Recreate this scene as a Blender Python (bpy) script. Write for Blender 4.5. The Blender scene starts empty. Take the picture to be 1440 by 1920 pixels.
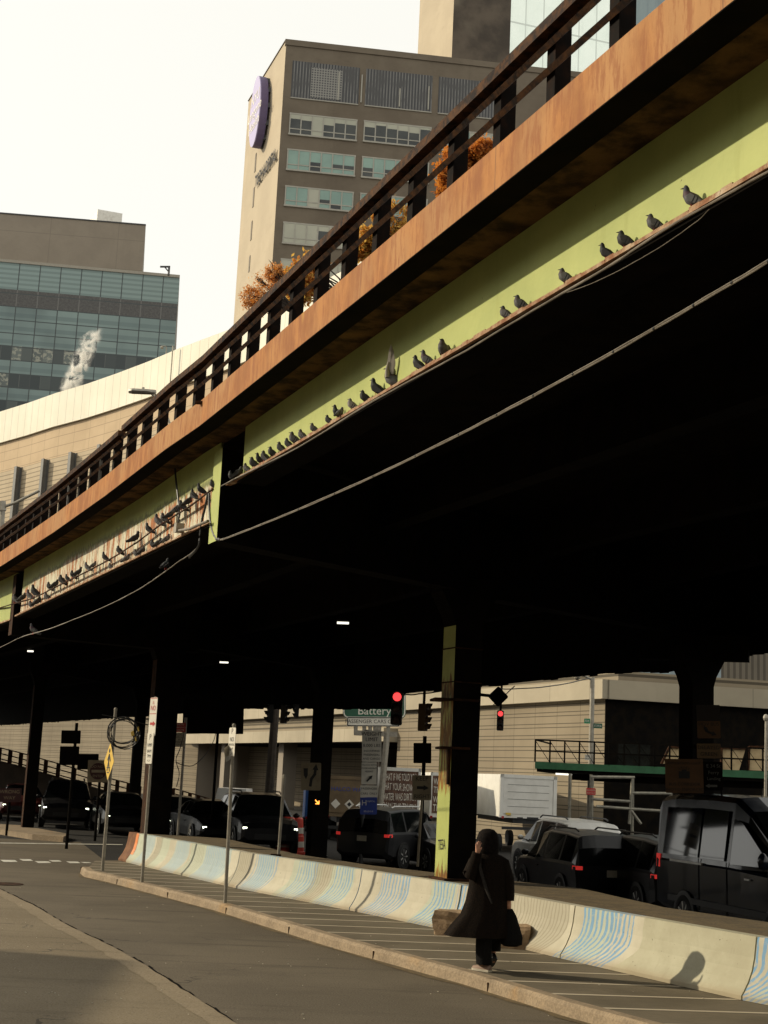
import bpy, bmesh, math, random
from mathutils import Vector, Matrix
random.seed(11)
sc = bpy.context.scene; col = sc.collection
pi = math.pi; R = math.radians
# ------------------------------------------------------------------ camera
F = 50/36*1920; H = 2.4; PIT = R(10.6); ROL = R(2.65)
RM = Matrix.Rotation(pi/2+PIT, 3, 'X') @ Matrix.Rotation(ROL, 3, 'Z')
CAM = Vector((0, 0, H))
def ray(px, py): return RM @ Vector(((px-720)/F, (960-py)/F, -1))
def at(px, py, Y): d = ray(px, py); return CAM + d*(Y/d.y)
def onz(px, py, z=0.0): d = ray(px, py); return CAM + d*((z-H)/d.z)
def onv(px, py, A, D):
    d = ray(px, py); n = Vector((D[1], -D[0])); k = n.dot(Vector(A[:2])-CAM.xy)/n.dot(d.xy); return CAM + d*k
def az(a): return Vector((math.sin(R(a)), math.cos(R(a)), 0))
def nrm(u): return Vector((u.y, -u.x, 0))
def V(*a): return Vector(a)
cam = bpy.data.cameras.new("camera"); cam.lens = 50; cam.sensor_fit = 'VERTICAL'; cam.sensor_height = 36; cam.sensor_width = 27
cam.clip_start = .1; cam.clip_end = 3000
co = bpy.data.objects.new("camera", cam); col.objects.link(co); co.location = CAM; co.rotation_euler = RM.to_euler(); sc.camera = co
# ------------------------------------------------------------------ light
SUN_EL = 27.3
sv = V(-.974, .225, 0).normalized()*math.cos(R(SUN_EL)) + V(0, 0, math.sin(R(SUN_EL)))
w = bpy.data.worlds.new("World"); sc.world = w; w.use_nodes = True
nt = w.node_tree; nt.nodes.clear()
sky = nt.nodes.new('ShaderNodeTexSky'); sky.sky_type = 'NISHITA'; sky.sun_disc = False
sky.sun_elevation = R(SUN_EL); sky.sun_rotation = math.atan2(sv.x, sv.y)
sky.air_density = 1.0; sky.dust_density = 4.0; sky.ozone_density = 1.0
hs = nt.nodes.new('ShaderNodeHueSaturation'); hs.inputs['Saturation'].default_value = .12
mx = nt.nodes.new('ShaderNodeMix'); mx.data_type = 'RGBA'; mx.inputs[0].default_value = .72
mx.inputs[7].default_value = (12.6, 12.4, 11.4, 1)          # high thin cloud veil over the whole sky
bg = nt.nodes.new('ShaderNodeBackground'); bg.inputs[1].default_value = .1
wo = nt.nodes.new('ShaderNodeOutputWorld')
nt.links.new(sky.outputs[0], hs.inputs['Color']); nt.links.new(hs.outputs[0], mx.inputs[6])
nt.links.new(mx.outputs[2], bg.inputs[0]); nt.links.new(bg.outputs[0], wo.inputs[0])
sl = bpy.data.lights.new("sun", 'SUN'); sl.energy = 3.9; sl.angle = R(.5); sl.color = (1, .87, .64)
so = bpy.data.objects.new("sun", sl); col.objects.link(so); so.rotation_euler = (-sv).to_track_quat('-Z', 'Y').to_euler(); so.location = (-30, 5, 40)
sc.view_settings.view_transform = 'Standard'; sc.view_settings.look = 'None'; sc.view_settings.exposure = 0; sc.view_settings.gamma = 1
sc.render.engine = 'CYCLES'; sc.cycles.max_bounces = 6; sc.cycles.diffuse_bounces = 2; sc.cycles.use_denoising = True
sc.cycles.sample_clamp_indirect = 4; sc.cycles.volume_step_rate = 1; sc.cycles.volume_bounces = 3
# ------------------------------------------------------------------ materials
class N:
    def __init__(s, name, rough=.7, metal=0, spec=.5):
        s.m = bpy.data.materials.new(name); s.m.use_nodes = True; s.t = s.m.node_tree
        s.b = s.t.nodes['Principled BSDF']; s.b.inputs['Roughness'].default_value = rough
        s.b.inputs['Metallic'].default_value = metal; s.b.inputs['Specular IOR Level'].default_value = spec; s._c = {}
    def new(s, k): return s.t.nodes.new(k)
    def ln(s, a, b): s.t.links.new(a, b)
    def put(s, sock, x):
        if isinstance(x, bpy.types.NodeSocket): s.ln(x, sock)
        elif isinstance(x, (tuple, list)) and sock.type == 'RGBA': sock.default_value = tuple(x)+((1,) if len(x) == 3 else ())
        else: sock.default_value = x
    def co(s, kind='Object'):
        if kind not in s._c:
            if kind == 'Pos': s._c[kind] = s.new('ShaderNodeNewGeometry').outputs['Position']
            else: s._c[kind] = s.new('ShaderNodeTexCoord').outputs[kind]
        return s._c[kind]
    def map(s, v, sc_=(1, 1, 1), loc=(0, 0, 0)):
        n = s.new('ShaderNodeMapping'); s.ln(v, n.inputs[0]); n.inputs['Scale'].default_value = sc_; n.inputs['Location'].default_value = loc; return n.outputs[0]
    def noise(s, v, scale, det=5, rough=.6, dist=0):
        n = s.new('ShaderNodeTexNoise'); s.ln(v, n.inputs['Vector']); n.inputs['Scale'].default_value = scale
        n.inputs['Detail'].default_value = det; n.inputs['Roughness'].default_value = rough; n.inputs['Distortion'].default_value = dist; return n.outputs[0]
    def ma(s, op, a, b=0, c=None, clamp=False):
        n = s.new('ShaderNodeMath'); n.operation = op; n.use_clamp = clamp; s.put(n.inputs[0], a); s.put(n.inputs[1], b)
        if c is not None: s.put(n.inputs[2], c)
        return n.outputs[0]
    def ramp(s, f, a, b):
        n = s.new('ShaderNodeMapRange'); s.put(n.inputs[0], f); n.inputs[1].default_value = a; n.inputs[2].default_value = b
        n.interpolation_type = 'SMOOTHSTEP'; return n.outputs[0]
    def mix(s, f, a, b, blend='MIX'):
        n = s.new('ShaderNodeMix'); n.data_type = 'RGBA'; n.blend_type = blend; s.put(n.inputs[0], f); s.put(n.inputs[6], a); s.put(n.inputs[7], b); return n.outputs[2]
    def xyz(s, v): n = s.new('ShaderNodeSeparateXYZ'); s.ln(v, n.inputs[0]); return n.outputs
    def line(s, x, period, width, off=0):
        f = s.ma('FRACT', s.ma('DIVIDE', s.ma('ADD', x, off), period)); return s.ma('LESS_THAN', f, width/period)
    def bump(s, h, strength=.3, dist=.02):
        n = s.new('ShaderNodeBump'); n.inputs['Strength'].default_value = strength; n.inputs['Distance'].default_value = dist
        s.ln(h, n.inputs['Height']); s.ln(n.outputs[0], s.b.inputs['Normal'])
    def out(s, c): s.put(s.b.inputs['Base Color'], c); return s.m
def mat(name, c1, c2=None, scale=4, rough=.7, metal=0, bump=0, st=(1, 1, 1), lo=.35, hi=.65, spec=.5, coord='Object', c3=None, fine=None):
    n = N(name, rough, metal, spec)
    if c2 is None and not bump: return n.out(c1)
    v = n.map(n.co(coord), st); f = n.noise(v, scale); c = n.mix(n.ramp(f, lo, hi), c1, c2 or c1)
    if c3: c = n.mix(n.ramp(n.noise(v, scale*.31, 4), .55, .72), c, c3)
    if fine: c = n.mix(n.ma('MULTIPLY', n.ramp(n.noise(n.co(coord), fine[0], 3, .7), .3, .7), fine[1]), c, (0, 0, 0), 'MIX')
    if bump: n.bump(n.noise(v, scale*3, 6, .7), bump)
    return n.out(c)
def emit(name, c, s):
    n = N(name, .5); n.b.inputs['Emission Color'].default_value = c+(1,); n.b.inputs['Emission Strength'].default_value = s; return n.out(c)
def paint(name, c, rough=.35, coat=.12):
    n = N(name, rough, 0, .3); n.b.inputs['Coat Weight'].default_value = coat; n.b.inputs['Coat Roughness'].default_value = .05
    f = n.noise(n.co('Object'), 3, 5); n.put(n.b.inputs['Roughness'], n.ma('MULTIPLY_ADD', f, .22, rough-.08))
    return n.out(n.mix(n.ramp(f, .45, .75), c, tuple(min(1, x*1.3+.004) for x in c)))
MT = {}
def m_asphalt(name, a, b, crack, spk=(.2, .18, .15)):
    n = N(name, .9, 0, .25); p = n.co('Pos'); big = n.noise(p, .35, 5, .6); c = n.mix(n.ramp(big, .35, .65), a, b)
    gr = n.noise(p, 55, 3, .8); c = n.mix(n.ma('MULTIPLY', n.ramp(gr, .42, .7), .55), c, spk)
    c = n.mix(n.ma('MULTIPLY', n.ramp(n.noise(p, 38, 2, .7), .52, .75), .6), c, (.012, .011, .01))
    st = n.noise(n.map(p, (.22, 1.4, 1)), 1.6, 5, .65); c = n.mix(n.ma('MULTIPLY', n.ramp(st, .52, .72), .5), c, tuple(x*.45 for x in a))
    if crack:
        vo = n.new('ShaderNodeTexVoronoi'); vo.feature = 'DISTANCE_TO_EDGE'; vo.inputs['Scale'].default_value = crack
        d = n.new('ShaderNodeVectorMath'); d.operation = 'ADD'; n.ln(p, d.inputs[0])
        nz = n.new('ShaderNodeTexNoise'); n.ln(p, nz.inputs['Vector']); nz.inputs['Scale'].default_value = 2.2
        n.ln(nz.outputs['Color'], d.inputs[1]); n.ln(d.outputs[0], vo.inputs['Vector'])
        c = n.mix(n.ma('MULTIPLY', n.ma('LESS_THAN', vo.outputs[0], .012*crack/.55), n.ma('MULTIPLY', n.ramp(n.noise(p, .4, 2), .5, .65), .6)), c, (.02, .018, .016))
    n.bump(gr, .5, .012); return n.out(c)
MT['road'] = m_asphalt('fresh asphalt', (.088, .069, .044), (.122, .097, .064), .22)
MT['old'] = m_asphalt('worn asphalt', (.145, .112, .066), (.185, .146, .09), .55, (.27, .23, .18))
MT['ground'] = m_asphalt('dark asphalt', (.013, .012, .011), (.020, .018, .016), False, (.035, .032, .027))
def m_walk():
    n = N('pavement concrete', .9, 0, .25); p = n.co('Pos'); x = n.xyz(p)
    c = n.mix(n.ramp(n.noise(p, .8, 5), .35, .65), (.115, .094, .062), (.155, .128, .087))
    br = n.noise(n.map(p, (3, 38, 1)), 2.2, 4, .7); c = n.mix(n.ma('MULTIPLY', n.ramp(br, .48, .68), .5), c, (.06, .052, .038))
    s = n.ma('SUBTRACT', x[1], n.ma('MULTIPLY', x[0], .10)); s = n.ma('ADD', s, n.ma('MULTIPLY', n.noise(p, 1.3, 2), .03))
    ln_ = n.line(s, .92, .07, .34); ln_ = n.ma('MULTIPLY', ln_, n.ramp(n.noise(p, 5, 4), .15, .4))
    edge = n.line(s, .92, .018, .40); c = n.mix(n.ma('MULTIPLY', ln_, .95), c, (.50, .43, .32)); c = n.mix(n.ma('MULTIPLY', edge, .6), c, (.03, .025, .02))
    c = n.mix(n.ma('MULTIPLY', n.ramp(n.noise(p, 60, 3, .8), .55, .75), .4), c, (.26, .22, .16)); n.bump(n.noise(p, 45, 3), .4, .008); return n.out(c)
MT['walk'] = m_walk()
MT['kerb'] = mat('kerb stone', (.36, .27, .17), (.27, .20, .125), 2.2, .85, bump=.4, coord='Pos', c3=(.40, .23, .08), fine=(30, .35))
MT['dirt'] = mat('dirt fill', (.15, .105, .045), (.10, .07, .03), 3, .95, bump=.6, coord='Pos', fine=(24, .35))
MT['white'] = mat('white road paint', (.7, .68, .6), (.45, .43, .37), 6, .7, coord='Pos')
def m_fascia():
    n = N('rusted fascia steel', .75, 0, .3); uv = n.co('UV'); p = n.co('Pos')
    a = n.noise(n.map(uv, (1.5, .55, 1)), 1.6, 7, .7); b = n.noise(n.map(uv, (6, 1.0, 1)), 2, 6, .75); d = n.noise(n.map(uv, (.35, .3, 1)), 1.5, 3)
    c = n.mix(n.ramp(a, .38, .62), (.41, .165, .034), (.27, .093, .013)); c = n.mix(n.ma('MULTIPLY', n.ramp(d, .44, .60), .7), c, (.40, .205, .07))
    c = n.mix(n.ma('MULTIPLY', n.ramp(b, .47, .62), .8), c, (.25, .075, .012)); c = n.mix(n.ma('MULTIPLY', n.ramp(n.noise(n.map(uv, (1.5, .25, 1)), 2.1, 3), .66, .74), .5), c, (.48, .27, .05))
    v = n.xyz(uv); c = n.mix(n.ma('MULTIPLY', n.line(v[0], 3.05, .012), .7), c, (.12, .05, .02))
    drip = n.ma('MULTIPLY', n.ramp(n.noise(n.map(uv, (5, .12, 1)), 2.7, 4), .64, .74), .8); c = n.mix(drip, c, (.10, .035, .01))
    n.bump(n.noise(p, 30, 4), .15, .01); return n.out(c)
MT['fascia'] = m_fascia()
def m_green(name, peel=0, rust=.68, zone=None):
    n = N(name, .6, 0, .3); uv = n.co('UV'); p = n.co('Pos'); v = n.xyz(uv)
    c = n.mix(n.ramp(n.noise(p, 1.3, 5), .35, .68), (.43, .47, .145), (.36, .405, .12))
    c = n.mix(n.ma('MULTIPLY', n.ramp(n.noise(n.map(uv, (4, .5, 1)), 1.5, 5), .55, .75), .35), c, (.27, .29, .06))
    ru = n.mix(n.ramp(n.noise(p, 14, 3), .4, .6), (.16, .055, .012), (.05, .022, .01))
    if peel:
        e = n.ma('ADD', v[1], n.ma('ADD', n.ma('MULTIPLY', n.noise(n.map(uv, (5, .6, 1)), 3, 5, .7), .42), n.ma('MULTIPLY', n.noise(uv, .35, 2), .35)))
        pm = n.ramp(e, peel+.03, peel-.01)
        pc = n.mix(n.ramp(n.noise(n.map(uv, (1, .6, 1)), 4, 5), .35, .65), (.66, .62, .47), (.54, .53, .38))
        pc = n.mix(n.ramp(n.noise(n.map(uv, (4, .5, 1)), 2, 5, .7), .48, .57), pc, (.38, .12, .02))
        pc = n.mix(n.ramp(n.noise(n.map(uv, (3, .9, 1)), 3.2, 5, .7), .55, .61), pc, ru)
        ed = n.ma('MULTIPLY', n.ramp(n.ma('ABSOLUTE', n.ma('SUBTRACT', e, peel+.05)), .09, .0), .75)
        c = n.mix(ed, c, (.09, .09, .03)); c = n.mix(pm, c, pc)
    sp = n.ramp(n.noise(n.map(uv, (2.2, 1, 1)), 4.5, 6, .7), rust, rust+.035); c = n.mix(sp, c, ru)
    if zone:
        zz = n.ma('ADD', n.xyz(p)[2], n.ma('MULTIPLY', n.noise(n.map(p, (6, 6, .8)), 2, 4, .7), 1.1)); m = n.ma('MULTIPLY', n.ramp(zz, zone[0], zone[0]+.12), n.ramp(zz, zone[1]+.1, zone[1])); m = n.ma('MULTIPLY', m, n.ramp(n.noise(n.map(p, (4, 4, .6)), 3, 5, .7), .36, .52))
        lowr = n.ramp(zz, 1.58, 1.46); c = n.mix(n.ma('MAXIMUM', m, lowr), c, n.mix(n.ramp(n.noise(n.map(p, (5, 5, .9)), 3, 5, .7), .35, .65), (.30, .15, .02), (.10, .035, .008)))
    n.bump(n.noise(p, 22, 5), .2, .01); return n.out(c)
MT['green'] = m_green('green bridge paint'); MT['greenpeel'] = m_green('peeling green bridge paint', .99, .70); MT['greencol'] = m_green('rusting green column paint', 0, .66, (2.75, 4.55))
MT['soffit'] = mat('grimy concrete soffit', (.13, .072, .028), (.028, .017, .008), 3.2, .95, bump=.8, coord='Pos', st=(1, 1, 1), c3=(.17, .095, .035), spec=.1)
MT['black'] = mat('shade blackened steel', (.005, .0045, .004), (.009, .007, .005), 3, .9, coord='Pos', spec=.03)  # deep shade under the deck is put into this near-black colour
MT['rustdark'] = mat('dark rusted steel', (.022, .012, .007), (.06, .025, .010), 7, .9, coord='Pos', bump=.3, spec=.15)
MT['postblack'] = mat('blackened railing steel', (.007, .005, .004), (.022, .010, .005), 9, .9, coord='Pos', spec=.1, lo=.45, hi=.75)
MT['rustrail'] = mat('rusty rail steel', (.012, .006, .004), (.085, .035, .010), 11, .85, coord='Pos', bump=.4, spec=.2)
MT['ledge'] = mat('flaking rusty flange', (.40, .26, .15), (.22, .085, .03), 9, .85, coord='Pos', bump=.6, c3=(.5, .4, .28))
MT['cable'] = mat('grey cable sheath', (.20, .17, .13), (.13, .105, .075), 6, .6, coord='Pos')
MT['galv'] = mat('galvanised steel', (.34, .31, .25), (.26, .235, .19), 8, .5, .3)
MT['piersteel'] = mat('grey pier steel', (.135, .13, .118), (.11, .105, .095), 3, .6)
MT['blackplastic'] = mat('black plastic', (.012, .012, .012), (.02, .019, .018), 6, .5)
MT['darkgrey'] = mat('dark grey metal', (.05, .05, .05), (.035, .034, .033), 5, .6)
MT['yellow'] = mat('yellow sign sheet', (.72, .47, .06), (.64, .42, .055), 4, .5)
MT['signwhite'] = mat('white sign sheet', (.74, .70, .60), (.66, .62, .53), 4, .5)
MT['signdim'] = mat('dull white sign sheet', (.50, .45, .35), (.42, .38, .29), 4, .6)  # duller copy of the white sign sheet
MT['signtan'] = mat('dull tan sign sheet', (.30, .25, .16), (.24, .19, .12), 4, .7)  # even tan tone, darker than the white sheets
MT['ink'] = mat('black sign ink', (.012, .012, .012), (.015, .015, .015), 4, .6)
MT['red'] = mat('red sign sheet', (.48, .035, .03), (.42, .03, .026), 4, .5)
MT['gsign'] = mat('green sign sheet', (.02, .10, .055), (.018, .085, .048), 4, .5)
MT['gsign2'] = mat('street name green', (.02, .25, .12), (.018, .22, .10), 4, .5)
MT['blue'] = mat('blue sign sheet', (.03, .06, .30), (.025, .05, .25), 4, .5)
MT['orange'] = mat('orange reflector', (.75, .22, .03), (.66, .18, .03), 5, .5)
MT['rubber'] = mat('tyre rubber', (.014, .014, .014), (.02, .02, .019), 8, .9)
MT['rim'] = mat('alloy rim', (.72, .71, .68), (.6, .59, .56), 5, .3, .25)
MT['glass'] = mat('dark car glass', (.004, .005, .005), (.006, .007, .007), 2, .08, spec=.22); MT['vanglass'] = mat('reflective van glass', (.006, .009, .016), (.012, .017, .026), 1.2, .04, spec=.8)
MT['skin'] = mat('skin', (.55, .28, .17), (.48, .24, .15), 6, .55)
def m_cloth(name, a, b, sc_=60):
    n = N(name, .95, 0, .1); p = n.co('Object'); f = n.noise(p, sc_, 4, .8); n.bump(f, .8, .01); return n.out(n.mix(n.ramp(f, .4, .62), a, b))
MT['coat'] = m_cloth('dark brown wool', (.006, .005, .004), (.018, .011, .007)); MT['blackcloth'] = m_cloth('black cloth', (.008, .008, .008), (.014, .013, .012)); MT['hair'] = m_cloth('black hair', (.006, .005, .005), (.014, .010, .008), 30)
def m_mural():
    n = N('painted barrier concrete', .85, 0, .25); uv = n.co('UV'); v = n.xyz(uv); p = n.co('Pos'); s, h = v[0], v[1]
    base = n.mix(n.ramp(n.noise(p, 1.6, 5), .35, .65), (.56, .525, .415), (.47, .435, .335))
    bend = n.ma('MULTIPLY', n.ma('POWER', n.ma('SUBTRACT', .50, h, clamp=True), 2), 1.7)
    wob = n.ma('MULTIPLY', n.noise(n.map(uv, (1.2, 1.4, 1)), 1.6, 2), .16); sb = n.ma('ADD', n.ma('ADD', s, bend), wob)
    def zones(L, x):
        o = None
        for a, c_ in L:
            m = n.ma('COMPARE', x, (a+c_)/2, (c_-a)/2); o = m if o is None else n.ma('MAXIMUM', o, m)
        return o
    blue = [(1.5, 2.2), (3.7, 4.4), (5.5, 6.7), (8.1, 9.0), (9.8, 10.5), (11.1, 11.75), (12.7, 13.6), (14.25, 14.94), (14.98, 16.3), (18.45, 19.6), (21.75, 24)]
    tint = zones([(.8, 1.6), (2.6, 3.2), (4.6, 5.5), (9.6, 10.7), (11.0, 11.8), (14.2, 14.94), (18.5, 19.2), (22.2, 23.4)], sb)
    c = n.mix(n.ma('MULTIPLY', tint, .6), base, (.43, .50, .40)); pale = zones([(1.5, 2.2), (3.6, 4.5), (5.5, 6.9), (8.2, 8.9)], sb); c = n.mix(n.ma('MULTIPLY', pale, .7), c, (.38, .47, .47))
    grey = zones([(2.3, 2.7), (7.3, 8.0), (10.4, 11.0), (16.3, 18.12)], sb); c = n.mix(n.ma('MULTIPLY', grey, .55), c, (.36, .33, .25))
    bz = zones(blue, sb); wav = n.ma('FRACT', n.ma('MULTIPLY', sb, 10.5)); th = n.ma('MULTIPLY_ADD', n.noise(n.map(uv, (2.5, .5, 1)), 1.2, 2), 1.0, -.06)
    fade = n.ramp(n.noise(n.map(uv, (6, 5, 1)), 2, 4, .7), .27, .50); c = n.mix(n.ma('MULTIPLY', n.ma('MULTIPLY', n.ma('MULTIPLY', n.ma('LESS_THAN', wav, th), bz), fade), n.ramp(s, -5, 18)), c, (.20, .36, .54))
    w2 = n.ma('LESS_THAN', n.ma('FRACT', n.ma('MULTIPLY', sb, 12)), .3); gz = zones([(2.3, 2.7), (4.6, 5.4), (7.3, 8.0), (10.4, 11.1), (16.3, 18.12)], sb); c = n.mix(n.ma('MULTIPLY', n.ma('MULTIPLY', w2, gz), .6), c, (.27, .245, .185))
    plain = n.ma('MULTIPLY', n.ma('GREATER_THAN', sb, 19.75), n.ma('LESS_THAN', s, 21.69)); c = n.mix(plain, c, n.mix(n.ramp(n.noise(p, 2, 5), .35, .65), (.47, .45, .33), (.40, .375, .27)))
    c = n.mix(n.ma('MULTIPLY', n.ramp(n.noise(n.map(uv, (2, .5, 1)), 3, 5, .7), .55, .75), .35), c, (.25, .21, .15)); c = n.mix(n.ramp(n.noise(uv, 26, 2, .5), .72, .76), c, (.09, .08, .06))
    c = n.mix(n.ma('MULTIPLY', n.ramp(h, .16, .0), .45), c, (.30, .21, .12)); n.bump(n.noise(p, 28, 5), .25, .01); return n.out(c)
MT['mural'] = m_mural()
MT['concrete'] = mat('rough concrete', (.42, .29, .17), (.28, .19, .11), 6, .9, bump=.8, c3=(.2, .13, .07))
def m_wall(name, a, b, hper, vper, hw=.06, vw=.05, dark=.4, pair=0, fine=0):
    n = N(name, .8, 0, .25); uv = n.co('UV'); v = n.xyz(uv); c = n.mix(n.ramp(n.noise(uv, .25, 5), .35, .65), a, b)
    dk = tuple(x*dark for x in a)
    if hper:
        l = n.line(v[1], hper, hw)
        if pair: l = n.ma('MAXIMUM', l, n.line(v[1], hper, hw, pair))
        c = n.mix(n.ma('MULTIPLY', l, .85), c, dk)
    if vper: c = n.mix(n.ma('MULTIPLY', n.line(v[0], vper, vw), .7), c, dk)
    if fine: c = n.mix(n.ma('MULTIPLY', n.ramp(n.noise(n.map(uv, (.6, 1.6, 1)), fine, 5, .8), .5, .8), .5), c, dk)
    c = n.mix(n.ma('MULTIPLY', n.ramp(n.noise(n.map(uv, (.9, .1, 1)), .7, 5, .65), .52, .78), .3), c, dk); return n.out(c)
MT['b1wall'] = m_wall('cream tile wall', (.47, .345, .21), (.52, .385, .238), 1.1, 3.1, .07, .07, .62)
MT['b1slat'] = m_wall('cream slatted wall', (.47, .375, .25), (.42, .335, .222), .5, 6.2, .11, .06, .4)
MT['b1par'] = m_wall('white parapet panels', (.80, .75, .61), (.75, .70, .56), 0, 1.55, 0, .09, .55)
MT['b2wall'] = m_wall('ribbed beige wall', (.245, .20, .135), (.21, .17, .114), .52, 2.0, .04, .03, .22, .17)
MT['b2par'] = m_wall('cream parapet band', (.40, .345, .25), (.33, .285, .205), 0, 3.4, 0, .05, .5)
MT['b2lou'] = m_wall('louvre band', (.27, .225, .155), (.23, .19, .13), .32, 0, .13, 0, .2)
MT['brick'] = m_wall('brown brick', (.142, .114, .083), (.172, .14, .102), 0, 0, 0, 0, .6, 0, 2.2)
MT['bricklit'] = m_wall('sunlit brown brick', (.44, .365, .255), (.40, .33, .23), 0, 0, 0, 0, .72, 0, .6)  # lit copy of the brown brick, for the sunward hospital faces
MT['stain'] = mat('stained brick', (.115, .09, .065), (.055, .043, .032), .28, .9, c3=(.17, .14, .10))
def m_stripe():
    n = N('louvre grille', .6, .1); uv = n.co('UV'); v = n.xyz(uv); l = n.line(v[0], .30, .12); c = n.mix(l, (.045, .045, .047), (.17, .165, .155)); return n.out(n.mix(n.ramp(n.noise(uv, .5, 3), .4, .7), c, (.07, .068, .066)))
MT['grille'] = m_stripe()
def m_mesh():
    n = N('pale grille', .6, .1); uv = n.co('UV'); v = n.xyz(uv); l = n.ma('MAXIMUM', n.line(v[0], .26, .10), n.line(v[1], .26, .10)); return n.out(n.mix(l, (.07, .07, .07), (.25, .24, .215)))
MT['palegrille'] = m_mesh()
def m_curtain():
    n = N('teal curtain glass', .14, 0, .5); uv = n.co('UV'); v = n.xyz(uv); per = 3.04; d = n.ma('SUBTRACT', 100.7, v[1]); t = n.ma('FRACT', n.ma('DIVIDE', d, per))
    cell = n.new('ShaderNodeTexWhiteNoise'); cell.noise_dimensions = '2D'; cv = n.new('ShaderNodeCombineXYZ'); n.ln(n.ma('FLOOR', n.ma('DIVIDE', v[0], 4.5)), cv.inputs[0]); n.ln(n.ma('FLOOR', n.ma('DIVIDE', d, per)), cv.inputs[1]); n.ln(cv.outputs[0], cell.inputs['Vector'])
    c = n.mix(n.ma('LESS_THAN', n.ma('ABSOLUTE', n.ma('SUBTRACT', t, .66)), .16), (.22, .30, .285), (.155, .22, .215))
    c = n.mix(n.ma('MULTIPLY', cell.outputs[0], .45), c, (.125, .185, .185)); c = n.mix(n.ma('MULTIPLY', n.ramp(n.noise(n.map(uv, (1, .5, 1)), .06, 3), .45, .7), .5), c, (.05, .075, .078))
    low = n.ma('LESS_THAN', v[1], 91.7); f = n.ma('FRACT', n.ma('DIVIDE', n.ma('SUBTRACT', 91.7, v[1]), 6.2)); win = n.ma('MULTIPLY', low, n.ma('LESS_THAN', f, .54))
    cell2 = n.new('ShaderNodeTexWhiteNoise'); cell2.noise_dimensions = '2D'; cv2 = n.new('ShaderNodeCombineXYZ'); n.ln(n.ma('FLOOR', n.ma('DIVIDE', v[0], 2.25)), cv2.inputs[0]); n.ln(n.ma('FLOOR', n.ma('DIVIDE', n.ma('SUBTRACT', 91.7, v[1]), 6.2)), cv2.inputs[1]); n.ln(cv2.outputs[0], cell2.inputs['Vector'])
    ins = n.mix(n.ma('POWER', cell2.outputs[0], 2.2), (.022, .034, .036), (.14, .165, .15)); c = n.mix(win, c, ins)
    lit = n.ma('MULTIPLY', n.ma('MULTIPLY', win, n.ma('GREATER_THAN', cell2.outputs[0], .72)), n.ramp(n.noise(n.map(uv, (1.3, 1.6, 1)), .8, 3), .5, .56)); c = n.mix(n.ma('MULTIPLY', lit, .8), c, (.36, .36, .29))
    c = n.mix(n.ma('MULTIPLY', n.line(v[0], 2.25, .14), win), c, (.09, .10, .095))
    top = n.ma('GREATER_THAN', v[1], 104.5); c = n.mix(top, c, n.mix(n.line(v[1], 1.1, .5), (.23, .31, .295), (.165, .23, .22)))
    gy = n.ma('MULTIPLY', n.ma('GREATER_THAN', v[1], 100.7), n.ma('LESS_THAN', v[1], 104.5)); c = n.mix(gy, c, n.mix(n.ramp(n.noise(uv, 2.2, 4, .9), .35, .7), (.045, .043, .04), (.105, .10, .092)))
    c = n.mix(n.line(v[0], 4.5, .22), c, n.mix(gy, (.04, .052, .052), (.14, .135, .125))); c = n.mix(n.ma('MULTIPLY', n.ma('LESS_THAN', t, .07), n.ma('LESS_THAN', v[1], 105)), c, (.035, .048, .048)); return n.out(c)
MT['curtain'] = m_curtain()
MT['mech'] = m_wall('taupe panels', (.275, .235, .185), (.25, .213, .168), 7.2, 15.5, .14, .14, .72, 0, 1.6)
MT['whiteglass'] = m_wall('white glazed panels', (.86, .92, .84), (.80, .87, .79), 13, 3.0, .3, .22, .6)
_b = MT['whiteglass'].node_tree.nodes['Principled BSDF']; _b.inputs['Metallic'].default_value = .9; _b.inputs['Roughness'].default_value = .18
MT['tealglass'] = mat('teal glass', (.05, .10, .115), (.13, .20, .20), .15, .15, coord='Pos', st=(1, 1, .3))
MT['paneteal'] = mat('teal blinds pane', (.25, .37, .31), (.19, .29, .25), .2, .25, coord='Pos'); MT['panedark'] = mat('dark pane', (.02, .024, .024), (.05, .055, .05), .25, .15, coord='Pos'); MT['panepale'] = mat('pale blind pane', (.42, .41, .32), (.36, .36, .28), .2, .4, coord='Pos')
MT['winframe'] = mat('pale window frame', (.36, .34, .28), (.32, .30, .25), 2, .5)
MT['purple'] = mat('purple sign face', (.40, .36, .56), (.36, .32, .52), .3, .5); MT['purpledark'] = mat('dark purple rim', (.12, .09, .20), (.10, .075, .17), .3, .5)
MT['leafo'] = mat('orange leaves', (.62, .25, .04), (.46, .145, .02), 1.5, .8, c3=(.70, .36, .06)); MT['leafy'] = mat('yellow leaves', (.66, .42, .09), (.52, .30, .06), 1.5, .8, c3=(.34, .26, .06)); MT['leafp'] = mat('sparse pale orange leaves', (.70, .40, .17), (.58, .29, .11), 1.5, .8)
for _k in ('leafo', 'leafy', 'leafp'):
    _t = MT[_k].node_tree; _p = _t.nodes['Principled BSDF']; _tr = _t.nodes.new('ShaderNodeBsdfTranslucent'); _mx = _t.nodes.new('ShaderNodeMixShader'); _mx.inputs[0].default_value = .5
    _t.links.new(_p.inputs['Base Color'].links[0].from_socket, _tr.inputs[0]); _o = _t.nodes['Material Output']; _t.links.new(_p.outputs[0], _mx.inputs[1]); _t.links.new(_tr.outputs[0], _mx.inputs[2]); _t.links.new(_mx.outputs[0], _o.inputs[0])
MT['bark'] = mat('bark', (.05, .038, .028), (.03, .022, .016), 6, .95, bump=.5)
MT['shedgreen'] = mat('green painted plywood', (.035, .14, .06), (.028, .11, .048), 3, .7); MT['pipe'] = mat('scaffold pipe', (.30, .28, .22), (.20, .185, .15), 6, .5, .3)
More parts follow.
